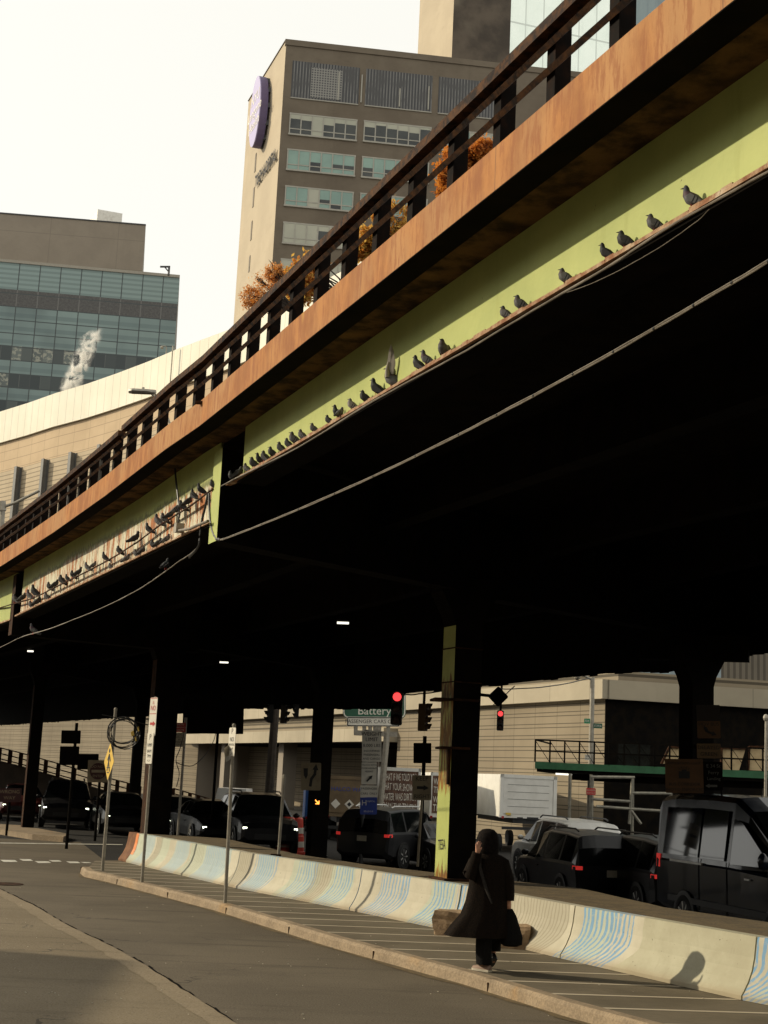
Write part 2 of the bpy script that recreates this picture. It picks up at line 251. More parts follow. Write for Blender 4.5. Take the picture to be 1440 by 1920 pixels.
MT['ply'] = mat('weathered plywood', (.50, .38, .21), (.38, .27, .14), 3, .85, coord='Pos')
MT['lamp'] = emit('lit tube', (1, .95, .8), 1.5); MT['head'] = emit('lit headlight', (.95, 1, .75), 4.0); MT['tail'] = emit('lit tail light', (1, .05, .04), .28); MT['tailoff'] = mat('red lens', (.35, .02, .02), (.3, .015, .015), 5, .2); MT['amber'] = emit('lit amber lamp', (1, .38, .06), 2.4); MT['sigred'] = emit('lit red signal', (1, .06, .06), 1.6); MT['sigoff'] = mat('unlit signal lens', (.05, .02, .015), (.03, .015, .01), 4, .4)
MT['pblack'] = paint('black car paint', (.006, .006, .007)); MT['pnavy'] = paint('midnight blue paint', (.005, .008, .015), .16, .4); MT['pgrey'] = paint('dark grey paint', (.02, .02, .021)); MT['pwhite'] = paint('white car paint', (.5, .49, .45), .35, .3); MT['pred'] = paint('dark red paint', (.05, .01, .008))
MT['tr_white'] = mat('white truck panel', (.74, .72, .66), (.66, .64, .58), 2, .5, c3=(.58, .55, .49)); MT['tr_brown'] = mat('brown trailer doors', (.17, .115, .055), (.12, .08, .04), 2, .6); MT['tr_blue'] = mat('blue truck panel', (.03, .13, .42), (.02, .09, .32), 2, .5); MT['mud'] = mat('muddy brown print', (.07, .03, .018), (.15, .075, .045), 5, .7, coord='Pos')
MT['yorange'] = mat('work barrel orange', (.7, .06, .03), (.6, .05, .025), 4, .5)
MT['brown'] = mat('rusted end plate', (.20, .085, .03), (.13, .05, .018), 5, .85, bump=.4, coord='Pos')
# ------------------------------------------------------------------ mesh builder
_txt = {}
def text_geo(s):
    if s not in _txt:
        c = bpy.data.curves.new('t', 'FONT'); c.body = s; c.align_x = 'CENTER'; c.align_y = 'CENTER'; c.size = 1; c.space_line = .95; c.resolution_u = 3
        o = bpy.data.objects.new('t', c); me = o.to_mesh()
        _txt[s] = ([v.co.copy() for v in me.vertices], [tuple(p.vertices) for p in me.polygons])
        o.to_mesh_clear(); bpy.data.objects.remove(o); bpy.data.curves.remove(c)
    return _txt[s]
class MB:
    def __init__(s): s.v = []; s.f = []; s.m = []; s.uv = []
    def face(s, pts, mi=0, uv=None):
        b = len(s.v); s.v += [Vector(p) for p in pts]; s.f.append(tuple(range(b, b+len(pts)))); s.m.append(mi); s.uv.append(uv); return s
    def mesh(s, vs, fs, mi=0):
        b = len(s.v); s.v += [Vector(p) for p in vs]
        for f in fs: s.f.append(tuple(i+b for i in f)); s.m.append(mi); s.uv.append(None)
        return s
    def obox(s, M, d, mi=0):
        x, y, z = d[0]/2, d[1]/2, d[2]/2
        vs = [M @ V(a*x, b*y, c*z) for a in (-1, 1) for b in (-1, 1) for c in (-1, 1)]
        return s.mesh(vs, [(0, 1, 3, 2), (4, 6, 7, 5), (0, 4, 5, 1), (2, 3, 7, 6), (0, 2, 6, 4), (1, 5, 7, 3)], mi)
    def box(s, c, d, rz=0, mi=0): return s.obox(Matrix.Translation(c) @ Matrix.Rotation(rz, 4, 'Z'), d, mi)
    def beam(s, p, q, wd, h, mi=0):
        p, q = Vector(p), Vector(q); y = (q-p); L = y.length; y.normalize(); x = y.cross(V(0, 0, 1))
        x = V(1, 0, 0) if x.length < 1e-4 else x.normalized(); z = x.cross(y)
        M = Matrix((x, y, z)).transposed().to_4x4(); M.translation = (p+q)/2; return s.obox(M, (wd, L, h), mi)
    def tube(s, pts, r, n=8, mi=0, cap=True):
        pts = [Vector(p) for p in pts]; rr = r if isinstance(r, (list, tuple)) else [r]*len(pts); rings = []; up = V(0, 0, 1)
        for i, p in enumerate(pts):
            t = (pts[min(i+1, len(pts)-1)]-pts[max(i-1, 0)]).normalized(); x = t.cross(up)
            if x.length < .05: x = t.cross(V(1, 0, 0))
            x.normalize(); y = x.cross(t); rings.append([p+(x*math.cos(a)+y*math.sin(a))*rr[i] for a in [2*pi*k/n for k in range(n)]])
        return s.loft(rings, mi, cap)
    def loft(s, rings, mi=0, cap=True, closed=True):
        n = len(rings[0]); vs = [p for r_ in rings for p in r_]; fs = []
        for i in range(len(rings)-1):
            for k in range(n if closed else n-1): a = i*n+k; b = i*n+(k+1) % n; fs.append((a, b, b+n, a+n))
        if cap: fs += [tuple(range(n))[::-1], tuple(range((len(rings)-1)*n, len(rings)*n))]
        return s.mesh(vs, fs, mi)
    def lathe(s, prof, M=Matrix(), n=16, mi=0):
        return s.loft([[M @ V(r*math.cos(2*pi*k/n), r*math.sin(2*pi*k/n), z) for k in range(n)] for r, z in prof], mi)
    def prism(s, poly, M, d, mi=0):
        a = [M @ V(x, y, 0) for x, y in poly]; b = [M @ V(x, y, d) for x, y in poly]; return s.loft([a, b], mi)
    def sphere(s, c, r, n=12, m=8, mi=0, M=None):
        c = Vector(c); r = r if isinstance(r, (tuple, list)) else (r, r, r); rings = []
        for i in range(m+1):
            t = -pi/2+pi*i/m; q = max(math.cos(t), .02); rings.append([c+(M or Matrix.Identity(3)) @ V(r[0]*q*math.cos(2*pi*k/n), r[1]*q*math.sin(2*pi*k/n), r[2]*math.sin(t)) for k in range(n)])
        return s.loft(rings, mi)
    def text(s, t, M, size, mi=0, sx=1, z=.004):
        vs, fs = text_geo(t); return s.mesh([M @ V(p.x*size*sx, p.y*size, z) for p in vs], fs, mi)
    def wall(s, path, z0, z1, mi=0, s0=0):
        d = s0
        for a, b in zip(path[:-1], path[1:]):
            L = (Vector(b[:2])-Vector(a[:2])).length
            s.face([(a[0], a[1], z0), (b[0], b[1], z0), (b[0], b[1], z1), (a[0], a[1], z1)], mi, [(d, z0), (d+L, z0), (d+L, z1), (d, z1)]); d += L
        return s
    def build(s, name, mats, parent=None, smooth=False, world=True, ang=35, keep=False):
        me = bpy.data.meshes.new(name); me.from_pydata([tuple(p) for p in s.v], [], s.f)
        for m_ in (mats if isinstance(mats, (list, tuple)) else [mats]): me.materials.append(MT[m_] if isinstance(m_, str) else m_)
        me.polygons.foreach_set('material_index', s.m)
        if any(u is not None for u in s.uv):
            ul = me.uv_layers.new(name='UVMap')
            for p, u in zip(me.polygons, s.uv):
                for k, li in enumerate(p.loop_indices): ul.data[li].uv = u[k] if u else (0, 0)
        if not keep:
            bm = bmesh.new(); bm.from_mesh(me); bmesh.ops.recalc_face_normals(bm, faces=bm.faces); bm.to_mesh(me); bm.free()
        if smooth:
            for p in me.polygons: p.use_smooth = True
            me.set_sharp_from_angle(angle=R(ang))
        o = bpy.data.objects.new(name, me); col.objects.link(o)
        if parent is not None:
            o.parent = parent
            if world: o.matrix_parent_inverse = Matrix.Translation(-parent.location)
        return o
def tag(o, label=None, cat=None, group=None, kind=None):
    if label: o['label'] = label
    if cat: o['category'] = cat
    if group: o['group'] = group
    if kind: o['kind'] = kind
    return o
def thing(name, label, cat, loc=(0, 0, 0), rz=0, group=None):
    o = bpy.data.objects.new(name, None); col.objects.link(o); o.location = loc; o.rotation_euler = (0, 0, rz); o.empty_display_size = .2; return tag(o, label, cat, group)
def dup(o, parent=None):
    c = o.copy(); col.objects.link(c)
    if parent is not None: c.parent = parent
    for ch in list(o.children): dup(ch, c)
    return c
def face_M(p, f):
    f = Vector((f[0], f[1], 0)).normalized(); x = V(0, 0, 1).cross(f); M = Matrix((x, V(0, 0, 1), f)).transposed().to_4x4(); M.translation = p; return M
def tocam(p): return (CAM-Vector(p))
def rrect(w_, h_, r=.03, n=3):
    out = []
    for cx, cy, a0 in ((w_/2-r, h_/2-r, 0), (-w_/2+r, h_/2-r, 90), (-w_/2+r, -h_/2+r, 180), (w_/2-r, -h_/2+r, 270)):
        out += [(cx+r*math.cos(R(a0+90*i/n)), cy+r*math.sin(R(a0+90*i/n))) for i in range(n+1)]
    return out
def zg(Y, x=99): return -.022*(min(max(Y, 16), 34)-16)*min(1, max(0, (x+3)/6))
def ordn(i): return ["first", "second", "third", "fourth", "fifth", "sixth", "seventh", "eighth", "ninth", "tenth", "eleventh", "twelfth", "thirteenth", "fourteenth", "fifteenth", "sixteenth", "seventeenth", "eighteenth", "nineteenth", "twentieth"][i] if i < 20 else "twenty-"+ordn(i-20)
# ------------------------------------------------------------------ ground
def sheet(name, pts, m, z=None, lab=None, kind='structure'):
    b = MB(); b.face([(p[0], p[1], p[2] if z is None else z) for p in pts]); o = b.build(name, m, keep=False); tag(o, kind=kind); return o
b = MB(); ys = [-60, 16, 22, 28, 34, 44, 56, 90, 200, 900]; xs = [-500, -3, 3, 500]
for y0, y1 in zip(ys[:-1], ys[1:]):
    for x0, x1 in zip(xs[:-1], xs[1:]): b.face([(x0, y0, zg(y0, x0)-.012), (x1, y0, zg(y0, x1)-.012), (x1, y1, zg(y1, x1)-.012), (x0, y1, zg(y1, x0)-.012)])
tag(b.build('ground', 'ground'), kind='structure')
# barrier line (foot of the sloping face), from the far end to the near end
BL = [onz(x, y, .15) for x, y in ((222, 1613), (270, 1625), (440, 1665), (660, 1708), (840, 1745), (1055, 1798), (1394, 1876), (1560, 1908))]
KB = [onz(x, y, 0) for x, y in ((150, 1638), (158, 1645), (200, 1654), (400, 1707), (620, 1777), (870, 1847), (1060, 1907), (1300, 1975))]
KB.append(KB[-1]+(KB[-1]-KB[-2])*2.0)
e_ = BL[-1]+(BL[-1]-BL[-2])*1.4
road = [(-60, -20)]+[(12, -20)]+[(p.x+.3, p.y) for p in KB[::-1]]+[(BL[0].x-.2, BL[0].y+.2), (BL[0].x-3.0, 46), (-60, 46)]
sheet('road', [(p[0], p[1], 0.0) for p in road], 'road')
seam = [onz(x, y) for x, y in ((-260, 1560), (0, 1671), (60, 1700), (120, 1736), (200, 1775), (250, 1802), (330, 1855), (400, 1900), (440, 1925), (560, 2010))]
sheet('worn_road_surface', [(-40, seam[0].y, .004)]+[(p.x, p.y, .004) for p in seam]+[(seam[-1].x+.4, 4, .004), (-40, 4, .004)], 'old')
b = MB(); b2 = MB()    # pale worn band along the seam, cracked on its right edge
rnd = random.Random(17); fine = []
for a, c in zip(seam[:-1], seam[1:]):
    k = max(1, int((c-a).length/.25)); fine += [a.lerp(c, i/k) for i in range(k)]
off = [V(rnd.uniform(-.012, .012), rnd.uniform(-.012, .012), 0) for _ in fine]; wd = [rnd.uniform(.20, .25) for _ in fine]
fine = [p+o for p, o in zip(fine, off)]
for i in range(len(fine)-1):
    p, q = fine[i], fine[i+1]; n_ = V(-.75, -.65, 0)
    b.face([(p.x+.05, p.y+.04, .008), (q.x+.05, q.y+.04, .008), (q.x+n_.x*wd[i+1], q.y+n_.y*wd[i+1], .008), (p.x+n_.x*wd[i], p.y+n_.y*wd[i], .008)])
    if rnd.random() < .85: t0, t1 = rnd.uniform(.012, .035), rnd.uniform(.012, .035); b2.face([(p.x+.05, p.y+.04, .010), (q.x+.05, q.y+.04, .010), (q.x+.05+t1, q.y+.04+t1, .010), (p.x+.05+t0, p.y+.04+t0, .010)])
tag(b.build('road_seam', m_asphalt('pale worn seam', (.195, .152, .095), (.23, .18, .115), False, (.32, .27, .20))), kind='structure'); tag(b2.build('seam_crack', 'black'), kind='structure')
# pavement slab and kerb
inner = [p+V(.16, .08, 0) for p in KB]
pv = [(p.x, p.y, .145) for p in inner]+[(e_.x+.5, e_.y, .145)]+[(p.x+.15, p.y+.1, .145) for p in BL[::-1]]+[(BL[0].x-.5, BL[0].y-.3, .145)]
sheet('pavement', pv, 'walk')
b = MB()
for i in range(len(KB)-1):
    a0, a1 = KB[i], KB[i+1]; i0, i1 = inner[i], inner[i+1]; u = .03
    n_ = (i0-a0).normalized()
    P = lambda q, o, z: (q.x+n_.x*o, q.y+n_.y*o, z)
    b.face([P(a0, 0, -.01), P(a1, 0, -.01), P(a1, .015, .11), P(a0, .015, .11)]); b.face([P(a0, .015, .11), P(a1, .015, .11), P(a1, .05, .15), P(a0, .05, .15)])
    b.face([P(a0, .05, .15), P(a1, .05, .15), (i1.x+.02, i1.y, .15), (i0.x+.02, i0.y, .15)])
b.face([(KB[0].x, KB[0].y, -.01), (KB[0].x, KB[0].y, .14), (inner[0].x+.05, inner[0].y+.3, .15), (inner[0].x+.05, inner[0].y+.3, -.01)])
tag(b.build('kerb', 'kerb'), kind='structure')
b = MB(); rnd = random.Random(31)
gp_ = []
for a0, a1 in zip(KB[:-1], KB[1:]):
    k = max(1, int((a1-a0).length/.3)); gp_ += [a0.lerp(a1, i/k) for i in range(k)]
gw = [rnd.uniform(.05, .16) for _ in gp_]
for i in range(len(gp_)-1): b.face([(gp_[i].x+.02, gp_[i].y+.01, .006), (gp_[i+1].x+.02, gp_[i+1].y+.01, .006), (gp_[i+1].x-gw[i+1]*.85, gp_[i+1].y-gw[i+1]*.5, .006), (gp_[i].x-gw[i]*.85, gp_[i].y-gw[i]*.5, .006)])
tag(b.build('gutter_dirt', 'dirt'), kind='structure')
b = MB()
for k in range(1, 7):
    t = k*2.9
    L = 0
    for i in range(len(KB)-1):
        d = (KB[i+1]-KB[i]).length
        if L <= t < L+d:
            q = KB[i]+(KB[i+1]-KB[i])*((t-L)/d); u = (KB[i+1]-KB[i]).normalized(); n_ = nrm(u)*-1
            b.beam(q+V(.006, 0, .06)-u*.004, q+V(.006, 0, .06)+u*.004, .02, .10); b.beam(q+V(.05, .025, .1505)-u*.004, q+V(.05, .025, .1505)+u*.004, .16, .003)
        L += d
tag(b.build('kerb_joint', 'rustdark'), kind='structure')
b = MB()    # crossing dashes
for x0, x1, y0, y1 in ((-40, -8, 1611, 1615), (0, 33, 1612, 1616), (36, 62, 1610.5, 1614), (65, 96, 1614.5, 1618), (91, 116, 1612.5, 1615.5), (124, 151, 1615, 1618.3), (150, 172, 1616, 1618)):
    b.face([onz(x0, y0, .005), onz(x1-5, y0+.5, .005), onz(x1, y1, .005), onz(x0+7, y1, .005)])
tag(b.build('crossing_marking', 'white'), kind='structure')
tag(MB().face([onz(-200, 1577, .005), onz(230, 1583, .005), onz(230, 1584.2, .005), onz(-200, 1578.5, .005)]).build('stop_line', 'white'), kind='structure')
b = MB()    # far traffic island
ip = [onz(x, y) for x, y in ((-220, 1553), (-20, 1561), (60, 1574), (118, 1579), (128, 1573), (40, 1556), (-220, 1540))]
b.loft([[(p.x, p.y, -.01) for p in ip], [(p.x, p.y, .16) for p in ip]]); tag(b.build('traffic_island', ['kerb']), kind='structure')
tag(MB().lathe([(.33, 0), (.33, .012), (.29, .012), (.29, .008)], Matrix.Translation(onz(12, 1658)), 20).build('manhole_cover', 'rustdark'), 'round iron manhole cover set in the road at the left edge', 'manhole cover')
# raised dirt median behind the barrier
fl = [onz(x, y, .80) for x, y in ((262, 1560), (300, 1555), (420, 1572), (560, 1602), (700, 1623), (860, 1641), (960, 1652), (1083, 1664), (1250, 1702), (1440, 1729), (1600, 1752))]
ft_ = [V(p.x+.27, p.y+.14, 0) for p in BL]
def xat(L, y):
    L = sorted(L, key=lambda p: p.y)
    if y <= L[0].y: a, c = L[0], L[1]
    elif y >= L[-1].y: a, c = L[-2], L[-1]
    else: a, c = next((a, c) for a, c in zip(L[:-1], L[1:]) if a.y <= y <= c.y)
    return a.x+(c.x-a.x)*(y-a.y)/max(c.y-a.y, 1e-6)
b = MB(); y0, y1 = BL[-1].y, min(ft_[0].y, max(p.y for p in fl)); ysf = [y0+(y1-y0)*i/40 for i in range(41)]; rnd = random.Random(6)
row = [(xat(ft_, y), max(xat(fl, y), xat(ft_, y)+.15)+rnd.uniform(-.02, .02), y) for y in ysf]
for (a0, a1, ya), (c0, c1, yc) in zip(row[:-1], row[1:]):
    b.face([(a0, ya, .80), (a1, ya, .80), (c1, yc, .80), (c0, yc, .80)]); b.face([(a1, ya, .80), (a1+.02, ya, -.6), (c1+.02, yc, -.6), (c1, yc, .80)])
b.face([(row[-1][0], y1, .80), (row[-1][1], y1, .80), (row[-1][1], y1, -.6), (row[-1][0], y1, -.6)])
tag(b.build('median_fill', 'dirt'), kind='structure')
# ------------------------------------------------------------------ painted barriers
cum = [0]
for p, q in zip(BL[:-1], BL[1:]): cum.append(cum[-1]+(q-p).length)
def bl(s):
    for i in range(len(BL)-1):
        if s <= cum[i+1] or i == len(BL)-2:
            return BL[i]+(BL[i+1]-BL[i])*((s-cum[i])/(cum[i+1]-cum[i])), (BL[i+1]-BL[i]).normalized()
def s_at(px, py, z=.15):
    P = onz(px, py, z); return min((abs((bl(k*.02)[0]-P).length), k*.02) for k in range(int(cum[-1]/.02)))[1]
prof = [(0, 0), (0, .045), (.035, .09), (.10, .19), (.155, .31), (.19, .45), (.21, .60), (.222, .68), (.40, .68), (.45, .2), (.5, 0)]
ends = [s_at(*q) for q in ((222, 1613), (430, 1662), (655, 1707), (842, 1745), (1052, 1797), (1392, 1875.5))]+[cum[-1]]
print('BARRIER ENDS', [round(e, 2) for e in ends])
labs = ['weathered pale barrier with orange marker at the far end of the row', 'pale barrier with thin blue lines, behind the middle bare sign pole', 'pale barrier with faded blue and green bands, left of the concrete block', 'cream barrier with blue lines behind the large broken concrete block', 'grey lined barrier directly behind the walking person', 'barrier with the boldest blue combed lines and a plain cream half', 'barrier with blue lines cut by the right picture edge']
pl = [0]
for a, c in zip(prof[:-1], prof[1:]): pl.append(pl[-1]+math.hypot(c[0]-a[0], c[1]-a[1]))
for j in range(len(ends)-1):
    a, c = ends[j]+.012, ends[j+1]-.012; k = max(2, int((c-a)/.5)); b = MB(); rings = []
    for i in range(k+1):
        s_ = a+(c-a)*i/k; P, u = bl(s_); n_ = nrm(u)*-1
        if j == 0 and False: pass
        rings.append(([P+n_*o+V(0, 0, z) for o, z in prof], s_))
    for (r0, s0), (r1, s1) in zip(rings[:-1], rings[1:]):
        for q in range(len(prof)-1): b.face([r0[q], r1[q], r1[q+1], r0[q+1]], 0, [(s0, pl[q]), (s1, pl[q]), (s1, pl[q+1]), (s0, pl[q+1])])
    b.face(rings[0][0], 0, [(s0, .3)]*len(prof)); b.face(rings[-1][0], 0, [(s0, .3)]*len(prof))
    root = thing('concrete_barrier', labs[j], 'barrier', bl((a+c)/2)[0], 0, 'painted concrete barriers along the pavement'); o = b.build('barrier_body', 'mural', root)
    if j == 0:
        P, u = bl(a); n_ = nrm(u)*-1; e = MB()
        pr2 = [(o_-.004, z) for o_, z in prof[:9]]
        for (s0, s1, mi) in ((0.0, .62, 0), ):
            r0 = [P+u*(s0-.012)+n_*o_+V(0, 0, z+.002) for o_, z in pr2]; r1 = [P+u*s1+n_*o_+V(0, 0, z+.002) for o_, z in pr2]
            for q in range(8): e.face([r0[q], r1[q], r1[q+1], r0[q+1]])
            e.face([P+u*-.02+n_*o_+V(0, 0, z) for o_, z in prof])
        e.build('rusted_end', 'brown', root)
        e = MB(); r0 = [P+u*.62+n_*(o_-.006)+V(0, 0, z) for o_, z in prof[3:8]]; r1 = [P+u*.82+n_*(o_-.006)+V(0, 0, z) for o_, z in prof[3:8]]
        for q in range(4): e.face([r0[q], r1[q], r1[q+1], r0[q+1]])
        e.build('orange_marker', 'orange', root)
def rock(name, px0, py0, px1, py1, lab, m, seed, d=.35):
    rnd = random.Random(seed); p = onz((px0+px1)/2, py1-4, .15); W = (px1-px0)/F*p.y; h = (py1-py0)/F*p.y*.92; bm = bmesh.new()
    bmesh.ops.create_cube(bm, size=1); bmesh.ops.subdivide_edges(bm, edges=bm.edges, cuts=5, use_grid_fill=True)
    from mathutils import noise
    for v in bm.verts:
        nn = noise.noise_vector(v.co*2.2+V(seed, 0, 0))*.09+noise.noise_vector(v.co*6+V(seed, 3, 0))*.035; k = 1-.10*max(0, abs(v.co.x)+abs(v.co.z)-.75)
        v.co = V((v.co.x*k+nn.x)*W, (v.co.y+nn.y)*d, (v.co.z*k+.46+nn.z*.8)*h)
    me = bpy.data.meshes.new(name); bm.to_mesh(me); bm.free(); me.materials.append(MT[m]); o = bpy.data.objects.new(name, me); col.objects.link(o); o.location = p+V(0, .1, -.02); o.rotation_euler.z = R(-14); return tag(o, lab, 'concrete block')
rock('concrete_block', 818, 1708, 900, 1758, 'large broken brown concrete block against the painted barrier', 'concrete', 3, .4)
rock('concrete_block', 938, 1734, 996, 1782, 'smaller dark broken concrete lump to the right of the walking person', 'concrete', 8, .4)
# ------------------------------------------------------------------ elevated highway
A = V(-2.16, 19.48, 0); u1 = az(-20.5); u2 = az(-24.6); B = A+u2*15.64; u3 = az(-26.5)
ST = [A-u1*34, A, B, B+u3*17, B+u3*34, B+u3*70]
DIR = [u1, (u1+u2).normalized(), (u2+u3).normalized(), u3, u3, u3]
NRM = [nrm(u) for u in DIR]
ZS = [(0, 6.29), (34, 7.10), (35.6, 7.085), (39.2, 6.955), (43.3, 6.875), (49.64, 6.85), (66, 6.8), (400, 6.8)]   # underside of the fascia along its length
def zfa(s):
    for (a, za), (c, zc) in zip(ZS[:-1], ZS[1:]):
        if s <= c: return za+(zc-za)*(s-a)/(c-a)
CS = [0]
for p, q in zip(ST[:-1], ST[1:]): CS.append(CS[-1]+(q-p).length)
W = 13.4
def stn(s):
    for i in range(len(ST)-1):
        if s <= CS[i+1] or i == len(ST)-2:
            t = (s-CS[i])/(CS[i+1]-CS[i]); return ST[i].lerp(ST[i+1], t), NRM[i].lerp(NRM[i+1], t).normalized(), zfa(max(s, 0)), (ST[i+1]-ST[i]).normalized()
def s_of(P):
    best = (1e9, 0)
    for i in range(len(ST)-1):
        d = (ST[i+1]-ST[i]); L = d.length; t = max(0, min(1, (P.xy-ST[i].xy).dot(d.xy)/L/L)); q = ST[i]+d*t; e = (q.xy-P.xy).length
        if e < best[0]: best = (e, CS[i]+t*L)
    return best[1]
def spts(s0, s1, step=4): 
    xs = [s0]+sorted(c for c in CS+[35.6, 39.2, 43.3] if s0 < c < s1)+[s1]; out = []
    for a, c in zip(xs[:-1], xs[1:]):
        k = max(1, int((c-a)/step)); out += [a+(c-a)*i/k for i in range(k)]
    return out+[s1]
def sweep(b, sec, s0, s1, mi=0, zf=None, step=4, caps=True):
    rings = []; vv = [0]
    for a, c in zip(sec, sec[1:]+sec[:1]): vv.append(vv[-1]+math.hypot(c[0]-a[0], c[1]-a[1]))
    ss = spts(s0, s1, step)
    for s in ss:
        P, n, z, u = stn(s); z = z if zf is None else zf(s); rings.append([P+n*t+V(0, 0, z+dz) for t, dz in sec])
    k = len(sec)
    for i in range(len(ss)-1):
        for q in range(k):
            q2 = (q+1) % k; b.face([rings[i][q], rings[i+1][q], rings[i+1][q2], rings[i][q2]], mi, [(ss[i], sec[q][1]), (ss[i+1], sec[q][1]), (ss[i+1], sec[q2][1]), (ss[i], sec[q2][1])])
    if caps: b.face(rings[0], mi); b.face(rings[-1], mi)
S_END = CS[-1]
hw = thing('elevated_highway', 'rusty elevated highway on green steel columns crossing overhead', 'elevated highway', (ST[1].x, ST[1].y, 0))
b = MB(); sweep(b, [(.16, .03), (W+.5, .03), (W+.5, .40), (.16, .40)], 0, S_END); b.build('deck', 'black', hw); b = MB(); sweep(b, [(-.44, .03), (.158, .03), (.158, .36), (-.44, .36)], 0, S_END); b.build('deck_edge', 'soffit', hw)  # deck underside coloured near black for its shade
b = MB(); sweep(b, [(-.50, 0), (-.442, 0), (-.442, .38), (-.50, .38)], 0, S_END); b.build('fascia', 'fascia', hw)
b = MB(); sweep(b, [(W+.502, -.1), (W+.56, -.1), (W+.56, .6), (W+.502, .6)], 0, S_END); b.build('fascia', 'fascia', hw)
b = MB(); sweep(b, [(-.515, -.012), (-.27, -.012), (-.27, -.002), (-.515, -.002)], 0, S_END); b.build('fascia_lip', 'black', hw)
SA, SB = CS[1], CS[2]
# ledge heights along the outer girder
def zl1(s): t = s/SA; return 5.56+.82*t
def zl2(s): t = (s-SA)/(SB-SA); return 5.95-.17*t
def zl3(s): return 5.74
A0 = onv(402, 960, A, u2); A0 = V(A0.x, A0.y, 0); sA0 = s_of(A0); s1e = s_of(onv(443, 870, A, u1)); print('S', SA, sA0, s1e)
bays = [(0, s1e, zl1, 'green', 1), (sA0+.20, SB-.30, zl2, 'greenpeel', 0), (SB+.35, CS[3]-.3, zl3, 'green', 0), (CS[3]+.3, CS[4]-.3, zl3, 'green', 0)]
for s0, s1, zl, m, first in bays:
    b = MB()
    ss = spts(s0, s1, 1.5)
    for a, c in zip(ss[:-1], ss[1:]):
        P, n, z, u = stn(a); Q, n2, z2, u_ = stn(c); o = .10
        for t in (o, o+.03):
            b.face([P+n*t+V(0, 0, zl(a)), Q+n2*t+V(0, 0, zl(c)), Q+n2*t+V(0, 0, z2+.05), P+n*t+V(0, 0, z+.05)], 0, [(a, 0), (c, 0), (c, z2-zl(c)), (a, z-zl(a))])
    g = b.build('girder', m, hw)
    rnd = random.Random(5); b = MB(); sm = spts(s0-.05+(.0), s1+(.45 if first else .12), .12)
    for a, c in zip(sm[:-1], sm[1:]):
        P, n, z, u = stn(a); Q, n2, z2, u_ = stn(c); j0 = rnd.uniform(0, .022)*(1 if rnd.random() < .55 else .1); z0, z1 = zl(a), zl(c)
        pts = lambda P, n, zz: [P+n*(-.005)+V(0, 0, zz-.028), P+n*.06+V(0, 0, zz-.028), P+n*.12+V(0, 0, zz), P+n*(-.005+j0*.4)+V(0, 0, zz+j0)]
        b.loft([pts(P, n, z0), pts(Q, n2, z1)])
    b.build('bottom_flange', 'ledge', g)
    # lower dark angle under the flange
    b = MB(); sweep(b, [(.03, -.06), (.42, -.06), (.42, -.03), (.03, -.03)], s0, s1, 0, zl, 3); b.build('flange_plate', 'black', g)
# inner girders, dark
for t in (3.3, 6.6, 9.9):
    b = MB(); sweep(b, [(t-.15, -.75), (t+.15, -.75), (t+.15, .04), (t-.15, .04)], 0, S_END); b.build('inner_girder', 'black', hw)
# far girder follows the ragged dark silhouette
FP = [(60, 1356), (225, 1345), (335, 1338), (460, 1327), (640, 1329), (738, 1329), (752, 1300), (762, 1299), (839, 1290), (930, 1283), (1130, 1262), (1250, 1258), (1395, 1226), (1440, 1224)]
b = MB(); fz = []
P0, D0 = A+NRM[1]*W, u1
for px, py in FP:
    d = ray(px, py); best = None
    for i in range(0, 1100):
        s = i*.1; Pn, n, z, u = stn(min(s, S_END-.1)); Q = Pn+n*W; pr = Q.x*d.y-Q.y*d.x
        if best is None or abs(pr) < best[0]: best = (abs(pr), s, Q)
    fz.append((best[1], H+d.z*(best[2].y/d.y)))
print('FAR Z', [(round(s, 1), round(z, 2)) for s, z in fz])
fz.sort(); fz = [(0, fz[0][1])]+fz+[(S_END, fz[-1][1])]
def zfar(s):
    for (a, za), (c, zc) in zip(fz[:-1], fz[1:]):
        if s <= c: return za+(zc-za)*(s-a)/max(c-a, 1e-6)
    return fz[-1][1]
rnd = random.Random(2); ss = [i*.35 for i in range(int(S_END/.35))]
for a, c in zip(ss[:-1], ss[1:]):
    P, n, z, u = stn(a); Q, n2, z2, u_ = stn(c); j = rnd.uniform(0, .05)*(rnd.random() < .5)
    for t in (W-.1, W+.1): b.face([P+n*t+V(0, 0, zfar(a)-j), Q+n2*t+V(0, 0, zfar(c)-j), Q+n2*t+V(0, 0, z2+.1), P+n*t+V(0, 0, z+.1)])
b.build('far_girder', 'black', hw)
